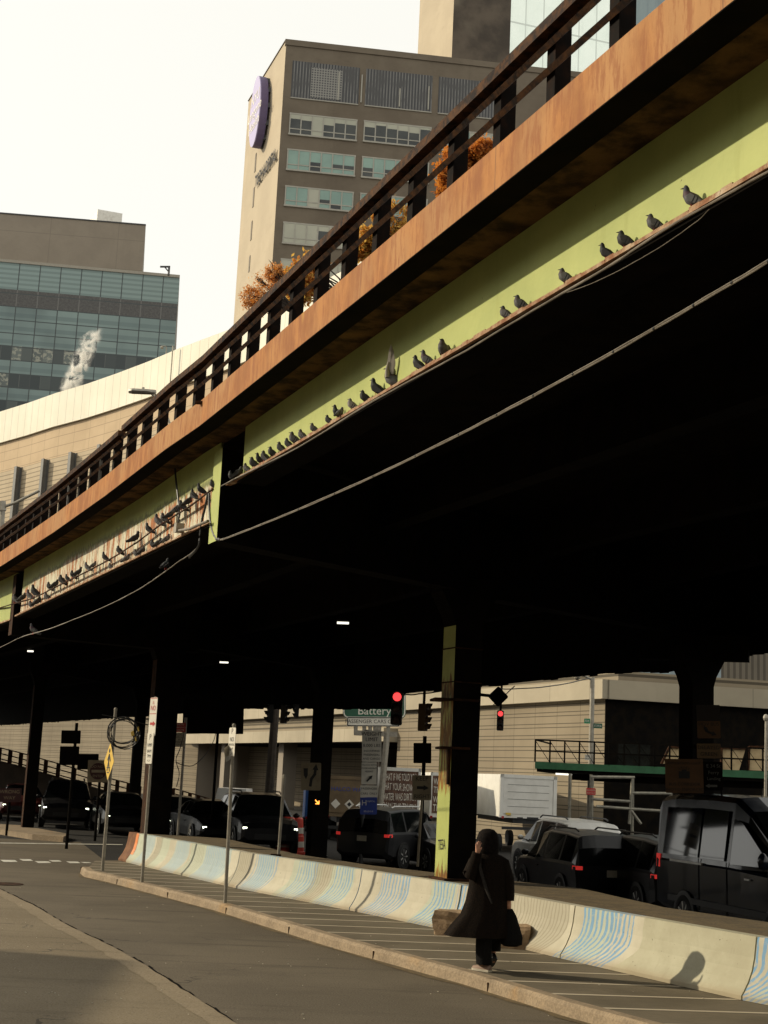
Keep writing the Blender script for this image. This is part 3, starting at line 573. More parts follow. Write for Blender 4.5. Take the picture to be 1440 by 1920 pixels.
# bents: skewed cross beam + columns with flared heads
def col_at(px, py, z): return onz(px, py, z)
c11 = onz(852, 1650, .80); c12 = V(6.55, 29.2, 0); c21 = at(298, 1450, 36.2); c22 = at(603, 1400, 43); c31 = at(60, 1450, 51); c32 = at(255, 1450, 60)
def column(P, z0, z1, m_l, wd=.50, dp=.50, ru=-21, plate=True):
    u = az(ru); n = nrm(u); P = V(P.x, P.y, 0); b = MB()
    c4 = lambda f, z: [P+u*(sx*dp/2)+n*(sy*wd/2*f)+V(0, 0, z) for sx, sy in ((-1, -1), (-1, 1), (1, 1), (1, -1))]
    r0, r1 = c4(1, z0), c4(1, z1-.62)
    for k in range(4):
        k2 = (k+1) % 4; L = wd
        b.face([r0[k], r0[k2], r1[k2], r1[k]], 0 if k == 3 else 1, [(0, z0), (L, z0), (L, z1-.6), (0, z1-.6)])  # only the sunward face keeps its paint; shaded faces are coloured black
    o = b.build('column', [m_l, 'black'], hw)
    h = MB(); rr = [c4(1, z1-.62), c4(1.25, z1-.42), c4(1.9, z1-.14), c4(2.1, z1-.06), c4(2.1, z1+.2)]; h.loft(rr); h.build('flared_head', 'black', o)
    if plate:
        q = MB(); q.box(P+V(0, 0, z0+.02), (wd+.16, dp+.16, .04), R(-ru)); q.build('base_plate', 'rustdark', o)
    return o
zb1, zb2 = 5.62, 5.70
k1 = column(c11, .80, zb1, 'greencol'); column(c12, -.4, 5.15, 'black', .50, .50); k2 = column(c21, .5, zb2, 'rustdark', .62, .5); column(c22, -.7, 5.55, 'black', .5, .5); column(c31, -.8, 5.7, 'rustdark', .4, .4); column(c32, -.8, 5.6, 'black', .4, .4)
b = MB(); ws = random.Random(4)                                    # scrawl on the lit column face
uu = az(-21); nn = nrm(uu); FM = face_M(V(c11.x, c11.y, 1.36)-nn*.253, -nn)
b = MB(); b.text("TESA", FM @ Matrix.Rotation(R(6), 4, 'Z'), .24, 0, .55); b.build('graffiti', 'ink', k1)
b = MB()
for z, L in ((3.75, .75), (2.95, .5)): MB().box(V(c11.x, c11.y, z)+nn*-.12, (L, .62, .04), R(6)).build('steel_strap', 'rustdark', k1)
for z in (4.62, 4.05): MB().box(V(c11.x, c11.y, z), (.53, .53, .02), R(21)).build('steel_band', 'rustdark', k1)
b = MB(); b.tube([V(c11.x, c11.y, 2.35)-nn*.27+uu*-.2, V(c11.x, c11.y, 2.95)-nn*.27+uu*-.2], .03); b.build('conduit', 'rustdark', k1)
def crossbeam(P0, P1, zlo, m, w_=.42, ext=2.2, up=6.95):
    P0, P1 = V(P0.x, P0.y, 0), V(P1.x, P1.y, 0); d = (P1-P0).normalized(); q = nrm(d); E = P1+d*ext; b = MB(); u = DIR[1]
    a = [P0-u*w_/2, P0+u*w_/2]; e = [E-u*w_/2, E+u*w_/2]
    lo = [p+V(0, 0, zlo) for p in (a[0], a[1], e[1], e[0])]; hi = [p+V(0, 0, up) for p in (a[0], a[1], e[1], e[0])]
    for k in range(4):
        k2 = (k+1) % 4; L = (lo[k2]-lo[k]).length; b.face([lo[k], lo[k2], hi[k2], hi[k]], 0 if k == 0 else 1, [(0, 0), (L, 0), (L, up-zlo), (0, up-zlo)])  # lit end face painted, the shaded sides coloured black
    b.face(lo, 1); b.face(hi, 1); return b.build('cross_beam', [m, 'black'], hw)
crossbeam(A0, c11, 5.60, 'green'); crossbeam(c11+(c12-c11).normalized()*.2, c12, 5.55, 'black', .42, 1.4)
Bq = onv(22, 1150, B, u2); crossbeam(V(Bq.x, Bq.y, 0), c21, 5.35, 'rustdark', .5, .8, 6.8); crossbeam(c21, c22, 5.5, 'black', .42, 1.5, 6.8); crossbeam(c31, c32, 5.6, 'black', .4, 3, 6.7)
b = MB(); b.beam(c12+V(-1.1, .35, 5.32), c12+V(1.0, -.3, 5.32), .5, .5); b.build('bearing_block', 'black', hw)
# railing
def rail_plane(): pass
RS = []
fpl = A-NRM[1]*.53
for px, py in ((1140, 70), (1033, 150), (938, 215), (848, 300), (762, 345)): RS.append(s_of(onv(px, py, A-nrm(u1)*.5, u1)))
print('RAIL SPACING', [round(b_-a_, 2) for a_, b_ in zip(RS[:-1], RS[1:])], [round(x, 2) for x in RS])
sp = (RS[-1]-RS[0])/(len(RS)-1)
s_break = s_of(onv(226, 840, A-nrm(u2)*.5, u2)); print('break', s_break, SA)
rail = MB().box(ST[1]+V(0, 0, 7.44)-NRM[1]*.53, (.1, .1, .03)).build('railing', 'rustdark', hw)
def zr(s): return stn(s)[2]+.38
s = RS[0]-sp*16; k = 0; posts = []
while s < S_END-1 and len(posts) < 84:
    if s > 1: posts.append(s)
    s += sp if s < s_break else sp*.93
drop = lambda s: 0 if s < s_break else -.025
for s in posts:
    P, n, z, u = stn(s); b = MB(); zz = zr(s); top_ = .65+drop(s)
    # plate post standing across the rail, with a thin outer flange
    M = Matrix((n, u, V(0, 0, 1))).transposed().to_4x4(); M.translation = P+n*(-.385)+V(0, 0, zz+top_/2-.03); b.obox(M, (.12, .11, top_+.0))
    M2 = M.copy(); M2.translation = P+n*(-.455)+V(0, 0, zz+top_/2-.03); b.obox(M2, (.012, .13, top_-.01)); b.build('railing_post', 'postblack', hw)
for (r0, r1) in ((0.5, s_break-.08), (s_break+.12, S_END-.5)):
    d = drop(r1); b = MB(); sweep(b, [(-.53, .56+d), (-.40, .56+d), (-.40, .65+d), (-.53, .65+d)], r0, r1, 0, zr, 2)
    b.build('top_rail', 'rustrail', rail)
    for hgt in (.25, .455):
        b = MB(); rnd = random.Random(int(hgt*100)); ss = spts(r0, r1, .7); pts = []
        for s in ss:
            P, n, z, u = stn(s); pts.append(P+n*(-.49)+V(0, 0, zr(s)+(hgt*(1+d/.6))+rnd.uniform(-.006, .006)))
        b.tube(pts, .033, 4); b.build('rail_bar', 'rustrail', rail)
# ------------------------------------------------------------------ cables
def onP(px, py, off, u, base): return onv(px, py, base-nrm(u)*off, u)
def cable(name, pts, r, lab, m='cable', strands=1, seed=1, cat='cable', group=None, n=6):
    b = MB(); rnd = random.Random(seed); P = []
    for i in range(len(pts)-1):
        p0 = pts[max(i-1, 0)]; p1, p2 = pts[i], pts[i+1]; p3 = pts[min(i+2, len(pts)-1)]
        for k in range(6):
            t = k/6; P.append(.5*((2*p1)+(p2-p0)*t+(2*p0-5*p1+4*p2-p3)*t*t+(3*p1-p0-3*p2+p3)*t*t*t))
    P.append(pts[-1])
    for q in range(strands):
        a = 2*pi*q/max(strands, 1)+.4; o = V(0, 0, 0) if strands == 1 else V(.3*math.cos(a), .6*math.cos(a), math.sin(a))*r*1.15
        b.tube([p+o+V(0, 0, rnd.uniform(-.4, .4)*r) for p in P], r, n)
    root = thing(name, lab, cat, P[0], 0, group); b.build('cable_strand', m, root)
    if strands > 2:
        c = MB()
        for i in range(3, len(P)-1, 3): c.tube([P[i], P[i]+(P[i+1]-P[i]).normalized()*.018], r*1.9, 8)
        o = c.build('cable_tie', 'blackplastic', root); o['kind'] = 'stuff'
    return root
L1 = lambda q: [onP(x, y, .02, u1, A) for x, y in q]
L2 = lambda q: [onP(x, y, .0, u2, A) for x, y in q]
cable('power_cable', L1([(402, 1010), (412, 1012), (440, 1003), (560, 955), (700, 893), (860, 815), (1000, 742), (1150, 660), (1300, 573), (1440, 490), (1560, 415)]), .0065, 'thick twin cable bundle strung below the near green girder', strands=3, seed=3)
cable('thin_wire', L1([(402, 918), (440, 898), (560, 838), (700, 752), (850, 671), (1000, 582), (1150, 494), (1250, 428), (1440, 322), (1560, 250)]), .008, 'thin twin wire lying along the ledge of the near girder', strands=2, seed=4)
cable('slack_wire', L1([(1040, 556), (1120, 527), (1220, 474), (1300, 420), (1330, 392)]), .003, 'single slack hair-thin wire sagging below the pigeon ledge', n=5)
cable('perch_wire', L2([(400, 916), (388, 925), (355, 950), (300, 985), (255, 1018), (200, 1052), (150, 1078), (100, 1103), (60, 1122), (22, 1133), (-20, 1146)]), .013, 'dark perch wire crowded with pigeons in front of the peeling girder', 'rustdark', 2, 6)
cable('sagging_cable', L2([(372, 1024), (358, 1038), (335, 1053), (305, 1075), (260, 1105), (200, 1136), (140, 1161), (90, 1180), (42, 1194), (0, 1214), (-40, 1230)]), .0075, 'long sagging cable drooping to the left from the cross beam end', strands=2, seed=7)
cable('hanging_cable', L2([(328, 858), (329, 890), (334, 935), (336, 965), (334, 985)]), .016, 'short black cable hanging down the peeling girder face', 'blackplastic')
cable('drop_cable', L2([(390, 925), (386, 945), (379, 975), (375, 1005), (372, 1024), (355, 1045)]), .019, 'black drop cable at the left of the beam end', 'blackplastic', 1)
cable('looped_cable', L2([(392, 925), (393, 960), (397, 990), (404, 1008), (412, 1012)]), .018, 'curved grey cable looping down the lit beam end', 'darkgrey', 1)
r = thing('junction_box', 'small pale junction box with a stub conduit near the beam end', 'junction box', onP(336, 990, .05, u2, A))
p = r.location; MB().box(p, (.13, .12, .14), R(24)).build('box_body', 'galv', r)
b = MB(); b.tube([onP(335, 995, .07, u2, A), onP(355, 992, .07, u2, A), onP(372, 984, .07, u2, A), onP(390, 977, .07, u2, A)], .022); b.build('conduit_stub', 'cable', r)
# coil of spare cable
r = thing('cable_coil', 'hanging coil of black cable with yellow ties near the sign poles', 'cable coil', at(232, 1370, 31)); b = MB()
rnd = random.Random(9); C0 = r.location
for k in range(7):
    rx, rz = .32+rnd.uniform(-.03, .03), .29+rnd.uniform(-.05, .05); o = rnd.uniform(-.04, .04)
    b.tube([C0+V(rx*math.cos(a)+o, .05*math.sin(a*2+k)+rnd.uniform(-.01, .01), rz*math.sin(a)-.03*k*.4) for a in [2*pi*i/20 for i in range(21)]], .010, 5)
b.tube([C0+V(-.5, 0, .32), C0+V(-.3, 0, .29), C0+V(0, 0, .22)], .01, 5); b.tube([C0+V(.05, 0, .25), C0+V(.4, .1, .17), C0+V(.7, .2, .1)], .012, 5)
b.build('cable_loops', 'blackplastic', r); b = MB()
for dx, dz in ((.20, .0), (.26, -.12), (.30, .09), (.17, -.02)): b.tube([C0+V(dx, -.02, dz), C0+V(dx+.03, -.05, dz-.09)], .02, 5)
b.build('yellow_tie', 'yellow', r)
cable('loose_wire', [at(345, 1375, 36), at(337, 1405, 36), at(330, 1425, 36), at(336, 1450, 36), at(331, 1475, 36)], .012, 'loose wires dangling beside the far rusty column', 'blackplastic', 1, 3)
cable('span_wire', [at(330, 1430, 40), at(360, 1436, 42), at(385, 1415, 44), at(400, 1390, 46), at(404, 1376, 47)], .012, 'thin drooping wire in front of the garage entrance', 'blackplastic', 1, 2)
# ------------------------------------------------------------------ deck lamps
def soff(px, py, z=6.0): return onz(px, py, z)
for k, (px, py, wd, lab) in enumerate(((643, 1168, 22, 'lit strip lamp under the deck above the middle of the road'), (1203, 1199, 22, 'lit strip lamp under the deck at the right'), (420, 1242, 16, 'lit strip lamp under the deck left of centre'), (830, 1266, 12, 'tiny lit strip lamp beside the green column'), (97, 1338, 9, 'tiny yellow lit strip lamp at the far left'), (57, 1221, 11, 'faint broken strip lamp under the left end of the deck'))):
    p = soff(px, py); L = wd/F*p.y; r = thing('deck_lamp', lab, 'lamp', p, 0, 'strip lamps under the deck')
    MB().box(p, (L, .05, .05), R(-5)).build('lamp_tube', 'lamp', r); MB().box(p+V(0, 0, .10), (L*1.15, .16, .09), R(-5)).build('lamp_housing', 'black', r)
    MB().beam(p+V(0, 0, .145), p+V(0, 0, .8), .03, .03).build('hanger', 'black', r)
# ------------------------------------------------------------------ pigeons
def pigeon(kind):
    b = MB(); rn = []; n = 10
    sp_ = {'perch': [(-.175, .062, .010, .022), (-.12, .066, .018, .030), (-.075, .078, .036, .040), (-.02, .095, .054, .056), (.035, .112, .058, .056), (.07, .142, .042, .042), (.083, .170, .029, .030), (.092, .196, .027, .026), (.103, .214, .018, .018), (.110, .222, .006, .006)],
           'hunch': [(-.165, .045, .010, .022), (-.11, .055, .02, .032), (-.06, .075, .046, .048), (0, .092, .062, .06), (.045, .105, .06, .058), (.068, .13, .046, .044), (.075, .152, .032, .032), (.082, .170, .027, .026), (.088, .186, .016, .016), (.09, .192, .005, .005)]}[kind]
    for i, (x, z, ry, rz) in enumerate(sp_):
        j0 = sp_[max(i-1, 0)]; j1 = sp_[min(i+1, len(sp_)-1)]; t = V(j1[0]-j0[0], 0, j1[1]-j0[1]).normalized(); up = V(-t.z, 0, t.x)
        rn.append([V(x, 0, z)+V(0, 1, 0)*ry*math.cos(a)+up*rz*math.sin(a) for a in [2*pi*k/n for k in range(n)]])
    b.loft(rn); hx, hz = (.092, .197) if kind == 'perch' else (.082, .170)
    b.tube([V(hx+.015, 0, hz), V(hx+.052, 0, hz-.012)], [.010, .002], 6); body = b
    wings = []
    for sy in (-1, 1):
        w_ = MB(); pr = [(.055, .12), (.02, .145), (-.05, .115), (-.12, .078), (-.165, .062), (-.10, .052), (-.03, .058), (.03, .08)]; o = .0
        rings = [[V(x, sy*(.050+.012*math.sin(pi*min(1, max(0, (x+.17)/.23))))*(1 if x > -.1 else .55)+sy*q, z-.006) for x, z in pr] for q in (0, .010)]
        w_.loft(rings); wings.append(w_)
    legs = []
    for sy in (-1, 1):
        l = MB(); l.tube([V(.005, sy*.02, .055), V(.008, sy*.02, .004)], .0045, 5); l.tube([V(-.012, sy*.02, .004), V(.03, sy*.02, .003)], .004, 4); l.tube([V(.005, sy*.02, .004), V(.02, sy*.034, .003)], .003, 4); legs.append(l)
    ph = R(15 if kind == 'perch' else 20); Mr = Matrix.Translation((.0, 0, .06)) @ Matrix.Rotation(-ph, 4, 'Y') @ Matrix.Translation((0, 0, -.06))
    for q in [body]+wings: q.v = [Mr @ p for p in q.v]
    return body, wings, legs
def m_bird(name, a, neck, head):
    n = N(name, .7, 0, .3); z = n.xyz(n.co('Object')); c = n.mix(n.ramp(n.noise(n.co('Object'), 30, 3), .4, .65), a, tuple(x*.7 for x in a)); c = n.mix(n.ramp(z[2], .118, .14), c, neck); c = n.mix(n.ramp(z[2], .172, .185), c, head); return n.out(c)
def m_wing(name, a, bar):
    n = N(name, .75, 0, .3); x = n.xyz(n.co('Object')); l = n.ma('MAXIMUM', n.ma('COMPARE', n.ma('ADD', x[0], n.ma('MULTIPLY', x[2], .5)), -.02, .008), n.ma('COMPARE', n.ma('ADD', x[0], n.ma('MULTIPLY', x[2], .5)), .015, .007)); c = n.mix(l, a, bar); return n.out(n.mix(n.ma('GREATER_THAN', -.11, x[0]), c, bar))
BIRD = []
for nm, kind, a, neck, head, wg in (('grey', 'perch', (.13, .13, .135), (.075, .045, .055), (.05, .05, .058), (.20, .20, .20)), ('dark', 'perch', (.030, .029, .031), (.024, .028, .027), (.022, .022, .025), (.036, .035, .036)), ('hgrey', 'hunch', (.11, .108, .108), (.07, .055, .055), (.05, .05, .055), (.17, .165, .16)), ('hdark', 'hunch', (.04, .038, .038), (.03, .032, .03), (.025, .025, .028), (.06, .058, .056)), ('pale', 'hunch', (.26, .24, .215), (.16, .145, .13), (.11, .10, .095), (.33, .30, .26))):
    bd, wn, lg = pigeon(kind); r = thing('pigeon', 'x', 'pigeon'); MT['b'+nm] = m_bird('plumage '+nm, a, neck, head); MT['w'+nm] = m_wing('wing '+nm, wg, (.03, .03, .032)); bd.build('body', 'b'+nm, r, True, False, 60)
    for q in wn: q.build('wing', 'w'+nm, r, True, False, 40)
    for q in lg: q.build('leg', 'red', r, True, False)
    BIRD.append(r); r.location = (0, 0, -50)
used = set(); WORD = {0: 'upright grey pigeon', 1: 'upright black pigeon', 2: 'hunched grey pigeon', 3: 'hunched dark pigeon', 4: 'pale pigeon'}
def place(k, P, yaw, size, label, group):
    if k in used: r = dup(BIRD[k])
    else: r = BIRD[k]; used.add(k)
    r.location = P; r.rotation_euler = (0, 0, yaw); r.scale = (size*1.22,)*3; tag(r, label, 'pigeon', group); return r
# (px, py of the feet, height in pixels, kind, heading azimuth)
bay1 = [(1298, 379, 40, 0, -62), (1227, 420, 30, 2, -70), (1172, 455, 31, 3, -66), (1137, 474, 29, 1, -58), (1060, 521, 27, 2, -65), (976, 571, 26, 2, -70), (948, 587, 23, 2, -60), (832, 661, 26, 2, -140), (800, 681, 26, 0, -68), (784, 690, 26, 1, -50), (706, 736, 28, 1, -60), (684, 749, 20, 3, -75), (660, 768, 19, 4, -70), (633, 780, 22, 1, -70), (637, 789, 14, 2, 60), (616, 794, 15, 3, -60), (588, 812, 16, 2, -70), (566, 825, 17, 2, -60), (551, 833, 20, 2, -75), (540, 840, 16, 3, -60), (526, 849, 17, 3, -60), (510, 858, 17, 3, -80), (496, 866, 18, 3, -50), (487, 872, 18, 1, -100), (475, 880, 18, 3, -70), (462, 888, 15, 2, -60), (447, 895, 17, 3, 100), (435, 902, 16, 3, -90)]
for i, (px, py, hp, k, a) in enumerate(bay1):
    P = onP(px, py, -.03 if hp != 14 else -.0, u1, A); s = s_of(P); P.z = zl1(s)+.004
    hgt = hp/F*P.y; place(k, P, R(90-a), hgt/(.215 if k < 2 else .19), '%s on the long bright green ledge, %s from the right' % (WORD[k], ordn(i if i < 10 else i+1)), 'pigeons along the near girder ledge')
bay2 = [(399, 917, 14, 3, -70, 1), (376, 928, 17, 1, -75, 1), (362, 938, 17, 1, -40, 1), (353, 948, 15, 3, 70, 1), (341, 957, 15, 3, -70, 1), (333, 963, 17, 2, 80, 1), (318, 974, 16, 1, 60, 1), (307, 981, 15, 2, -70, 1), (296, 988, 19, 0, -60, 1), (278, 1001, 16, 1, -60, 1), (252, 1019, 18, 1, 60, 1), (223, 1040, 13, 3, -60, 1), (196, 1053, 14, 1, -60, 1), (175, 1065, 10, 2, 70, 1), (163, 1071, 13, 0, -60, 1), (146, 1081, 14, 1, 60, 1), (136, 1085, 12, 3, -60, 1), (126, 1091, 11, 1, -60, 1), (115, 1096, 14, 3, -60, 1), (103, 1102, 12, 3, 70, 1), (92, 1107, 12, 3, -60, 1), (64, 1120, 18, 1, -60, 1), (54, 1124, 14, 0, -60, 1), (42, 1127, 12, 3, 60, 1), (28, 1131, 13, 2, -60, 1),
        (313, 1001, 13, 2, 70, 0), (298, 1008, 13, 3, 60, 0), (288, 1013, 14, 3, -60, 0), (267, 1024, 12, 3, 60, 0), (256, 1029, 12, 2, -60, 0), (238, 1038, 12, 2, 60, 0), (208, 1053, 10, 2, -60, 0), (88, 1116, 12, 2, -60, 0), (70, 1127, 13, 3, 60, 0), (58, 1134, 11, 2, -60, 0)]
c0 = c1 = 0
for (px, py, hp, k, a, wire) in bay2:
    if wire: P = onP(px, py, .0, u2, A); lab = '%s on the dark wire before the peeling girder, %s from the right' % (WORD[k], ordn(c0)); c0 += 1
    else: P = onP(px, py, -.03, u2, A); P.z = zl2(s_of(P))+.004; lab = '%s standing on the rusty peeling girder flange, %s from the right' % (WORD[k], ordn(c1)); c1 += 1
    place(k, P, R(90-a), hp/F*P.y/(.215 if k < 2 else .19), lab, 'pigeons by the peeling girder')
P = onP(310, 1068, .0, u2, A); place(1, P, R(60), 17/F*P.y/.215, 'lone dark pigeon on the sagging cable below the peeling girder', 'pigeons on the sagging cable')
P = onP(62, 1190, .0, u2, A); place(0, P, R(200), 15/F*P.y/.215, 'lone bluish pigeon on the sagging cable at the far left', 'pigeons on the sagging cable')
# the flapping one
P = onP(736, 719, -.08, u1, A); P.z = zl1(s_of(P))+.004
fl_ = dup(BIRD[0]); fl_.location = P; fl_.rotation_euler = (0, 0, R(150)); fl_.scale = (1.1,)*3; tag(fl_, 'pigeon flapping one pale wing straight up on the green ledge', 'pigeon', 'pigeons along the near girder ledge')
for ch in list(fl_.children):
    if ch.name.startswith('wing'): bpy.data.objects.remove(ch)
def spread(sgn, tip, nm, m):
    b = MB(); root_ = V(.03, sgn*.045, .12); L = tip.length; a = tip.normalized(); bk_ = V(-1, 0, 0); bk_ = (bk_-a*bk_.dot(a)).normalized(); nn_ = a.cross(bk_)
    for i in range(9):                                    # single feathers fanning from the wrist
        t = i/8; st_ = root_+a*L*(.10+.34*(1-t)*.9)+bk_*(.045*t); e = root_+a*L*(1-.50*t)+bk_*(.015+.06*t)+nn_*(.012*math.sin(t*5)); d = (e-st_).normalized(); w_ = d.cross(nn_)*.013; q = nn_*.002*(i % 2+1)
        b.loft([[st_-w_+q, st_+w_+q, st_+w_-q, st_-w_-q], [st_.lerp(e, .7)-w_+q, st_.lerp(e, .7)+w_+q, st_.lerp(e, .7)+w_-q, st_.lerp(e, .7)-w_-q], [e-w_*.2+q, e+w_*.2+q, e+w_*.2-q, e-w_*.2-q]])
    b.tube([root_, root_+a*L*.24+bk_*-.008, root_+a*L*.46], [.024, .018, .012], 8)
    return b.build(nm, m, fl_, False, False)
spread(1, V(-.03, .04, .30), 'wing', 'wpale'); spread(-1, V(-.19, -.07, -.05), 'wing', 'bdark')
# ------------------------------------------------------------------ buildings
def bld(name, lab, cat, loc, **k): return thing(name, lab, cat, loc, 0, **k)
def flat(b, P0, d, s0, s1, z0, z1, out=0, mi=0):
    n = nrm(d); n = n if n.y < 0 else -n; p = P0+d*s0+n*out; q = P0+d*s1+n*out; L = s1-s0
    b.face([(p.x, p.y, z0), (q.x, q.y, z0), (q.x, q.y, z1), (p.x, p.y, z1)], mi, [(s0, z0), (s1, z0), (s1, z1), (s0, z1)]); return b
def slab(b, P0, d, s0, s1, z0, z1, o0, o1, mi=0):
    n = nrm(d); n = n if n.y < 0 else -n; a = [P0+d*s0+n*o0, P0+d*s1+n*o0, P0+d*s1+n*o1, P0+d*s0+n*o1]
    lo = [V(p.x, p.y, z0) for p in a]; hi = [V(p.x, p.y, z1) for p in a]; L = s1-s0
    b.face([lo[3], lo[2], hi[2], hi[3]], mi, [(s0, z0), (s1, z0), (s1, z1), (s0, z1)])
    for f in ([lo[0], lo[1], hi[1], hi[0]], [lo[0], lo[3], hi[3], hi[0]], [lo[1], lo[2], hi[2], hi[1]], lo, hi): b.face(f, mi, [(0, z0), (abs(o1-o0), z0), (abs(o1-o0), z1), (0, z1)])
    return b
# --- hospital tower
HC = at(537, 75, 130); HL = at(465, 207, 143.5); HRt = at(937, 120, 132.8)
P0 = V(HC.x, HC.y, 0); dr = (V(HRt.x, HRt.y, 0)-P0).normalized(); dl = (V(HL.x, HL.y, 0)-P0).normalized(); ZT = HC.z; Lr = 34; Ll = (V(HL.x, HL.y, 0)-P0).length
hos = bld('hospital_tower', 'brown brick hospital tower with an oval purple sign on its sunlit side', 'building', P0)
far_ = P0+dr*Lr; bk = P0+dl*Ll
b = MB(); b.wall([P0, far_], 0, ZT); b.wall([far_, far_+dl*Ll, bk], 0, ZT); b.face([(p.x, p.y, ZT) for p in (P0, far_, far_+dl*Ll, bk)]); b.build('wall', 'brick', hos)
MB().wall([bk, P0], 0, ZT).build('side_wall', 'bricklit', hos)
b = MB(); slab(b, P0, dr, -.1, Lr, ZT-.55, ZT+.06, -.3, .12); slab(b, bk, -dl, 0, Ll, ZT-.0, ZT+.06, -.3, .1); b.build('coping', 'brick', hos)
def fp(px, py): p = onv(px, py, P0, dr); return (V(p.x, p.y, 0)-P0).dot(dr), p.z
def wstrip(tl, tr, bl_, n, mats, name='window', sills=True):
    s0, z1 = fp(*tl); s1, _ = fp(*tr); _, z0 = fp(*bl_); return mkwin(s0, s1, z0, z1, n, mats)
def mkwin(s0, s1, z0, z1, n, mats):
    b = MB(); fr = .11
    slab(b, P0, dr, s0-.08, s1+.08, z1, z1+.14, 0, .05); slab(b, P0, dr, s0-.1, s1+.1, z0-.16, z0, 0, .16)
    for k in range(n+1): s = s0+(s1-s0)*k/n; slab(b, P0, dr, s-fr/2, s+fr/2, z0, z1, 0, .07)
    zm = z0+(z1-z0)*.26; slab(b, P0, dr, s0, s1, zm-.05, zm+.05, 0, .055)
    f = b.build('window', 'winframe', hos); g = MB()
    for k in range(n):
        a, c = s0+(s1-s0)*k/n, s0+(s1-s0)*(k+1)/n; m = mats[k % len(mats)]
        if m == 'c': flat(g, P0, dr, a+.05, c-.05, z0, zm, .02, 1); h = random.uniform(.1, .55); flat(g, P0, dr, a+.05, c-.05, zm, z1-(z1-zm)*h, .02, 1); flat(g, P0, dr, a+.05, c-.05, z1-(z1-zm)*h, z1, .024, 2)
        elif m == 't': h = random.choice((.95, 1, .7)); flat(g, P0, dr, a+.05, c-.05, z0, zm, .02, random.choice((0, 1))); flat(g, P0, dr, a+.05, c-.05, zm, z1-(z1-zm)*h+.001, .02, 1); flat(g, P0, dr, a+.05, c-.05, z1-(z1-zm)*h, z1, .024, 0)
        elif m == 'p': flat(g, P0, dr, a+.05, c-.05, z0, z1, .03, 2)
    g.build('pane', ['paneteal', 'panedark', 'panepale'], f); return s0, s1, z0, z1
q = wstrip((544.5, 213.7), (669, 226), (543.7, 250.5), 6, ['c', 'c', 'p', 'c', 'c', 'c']); q2 = wstrip((683.6, 228), (808, 242), (683, 264), 6, ['c', 'c', 'c', 'c', 'c', 'c']); pit = q2[0]-q[0]
rows = [(q[2], q[3])]
r2 = wstrip((540, 281), (665.6, 296), (538.5, 317), 6, 't'); rows.append((r2[2], r2[3])); r3 = wstrip((536, 350), (662, 366), (534.7, 384), 6, ['t', 't', 'p', 't', 't', 't']); rows.append((r3[2], r3[3])); r4 = wstrip((532.5, 418), (660, 437), (531, 454.5), 6, ['p', 'p', 'p', 'c', 'p', 'p']); rows.append((r4[2], r4[3]))
dz = (rows[0][0]-rows[3][0])/3
mkwin(q[0]+2*pit, q[1]+2*pit, *rows[0], 6, ['c', 'c', 't'])
for i in (1, 2, 3):
    for j in (1, 2, 3): mkwin(q[0]+j*pit, q[1]+j*pit, *rows[i], 6, [['t'], ['t', 't', 'p'], ['p', 'c']][i-1])
for i in (4, 5, 6, 7):
    for j in (0, 1, 2): mkwin(q[0]+j*pit, q[1]+j*pit, rows[3][0]-dz*(i-3), rows[3][1]-dz*(i-3), 6, [['t'], ['p', 'c'], ['c']][i % 3])
ls0, lz1 = fp(549, 113.6); ls1, _ = fp(675, 129); _, lz0 = fp(547.5, 182.6)
for j in range(3):
    b = MB(); flat(b, P0, dr, ls0+j*pit, ls1+j*pit, lz0, lz1, .03, 0)
    if j == 0: flat(b, P0, dr, ls0+1.9, ls1-1.7, lz0+.2, lz1-.5, .06, 1)
    g = b.build('louvre_panel', ['grille', 'palegrille'], hos); b = MB()
    for s_, h in ((3.4, .62), (6.3, .8)) if j != 0 else ((4.6, .95), (6.9, .95)): slab(b, P0, dr, ls0+j*pit+s_, ls0+j*pit+s_+.12, lz0+.2, lz0+.2+(lz1-lz0)*h*.8, .03, .12)
    slab(b, P0, dr, ls0+j*pit, ls1+j*pit, lz0-.1, lz0, 0, .1); b.build('louvre_post', 'winframe', g)
# sunlit side: oval sign, lettering, slit windows
nl = V(dl.y, -dl.x, 0); nl = nl if nl.x < 0 else -nl
def lp(px, py): return onv(px, py, P0, dl)
oc = lp(497, 213); ohz = (lp(497, 154).z-lp(497, 272).z)/2; ohs = (V(*lp(486, 240)) - V(*lp(515, 190))); 
Mo = face_M(oc, nl); rx = ohz*.52
rim = MB(); el = [(rx*math.cos(2*pi*k/36), ohz*math.sin(2*pi*k/36)) for k in range(36)]
rim.prism(el, Mo @ Matrix.Translation((0, 0, .25)), .75)
sg = rim.build('oval_sign', 'purpledark', hos); MB().prism([(x*.995, y*.995) for x, y in el], Mo @ Matrix.Translation((0, 0, 1.0)), .1).build('sign_face', 'purple', sg)
b = MB(); b.text("NYU\nLangone\nHealth", Mo @ Matrix.Translation((0, 0, 1.12)), 1.55, 0); b.build('lettering', 'signwhite', sg)
b = MB()
for a in range(0, 360, 30): b.box(Mo @ V(rx*.93*math.cos(R(a)), ohz*.93*math.sin(R(a)), .12), (.35, .35, .5))
b.build('standoff', 'darkgrey', sg)
tm = lp(501, 318); th = 1.55
b = MB(); MT_ = face_M(tm+nl*.12, nl); vs, fs = text_geo("TISCH HOSPITAL"); k0 = (lp(521, 284)-lp(481, 352)).xy.length/max(v.x for v in vs)/2
[b.mesh([MT_ @ V(v.x*k0+o_, v.y*k0*1.75+o2, .05+.1*(o_ > 0)) for v in vs], fs) for o_ in (-.05, 0, .05) for o2 in (0, .05)]; b.build('lettering', 'ink', hos)
b = MB()
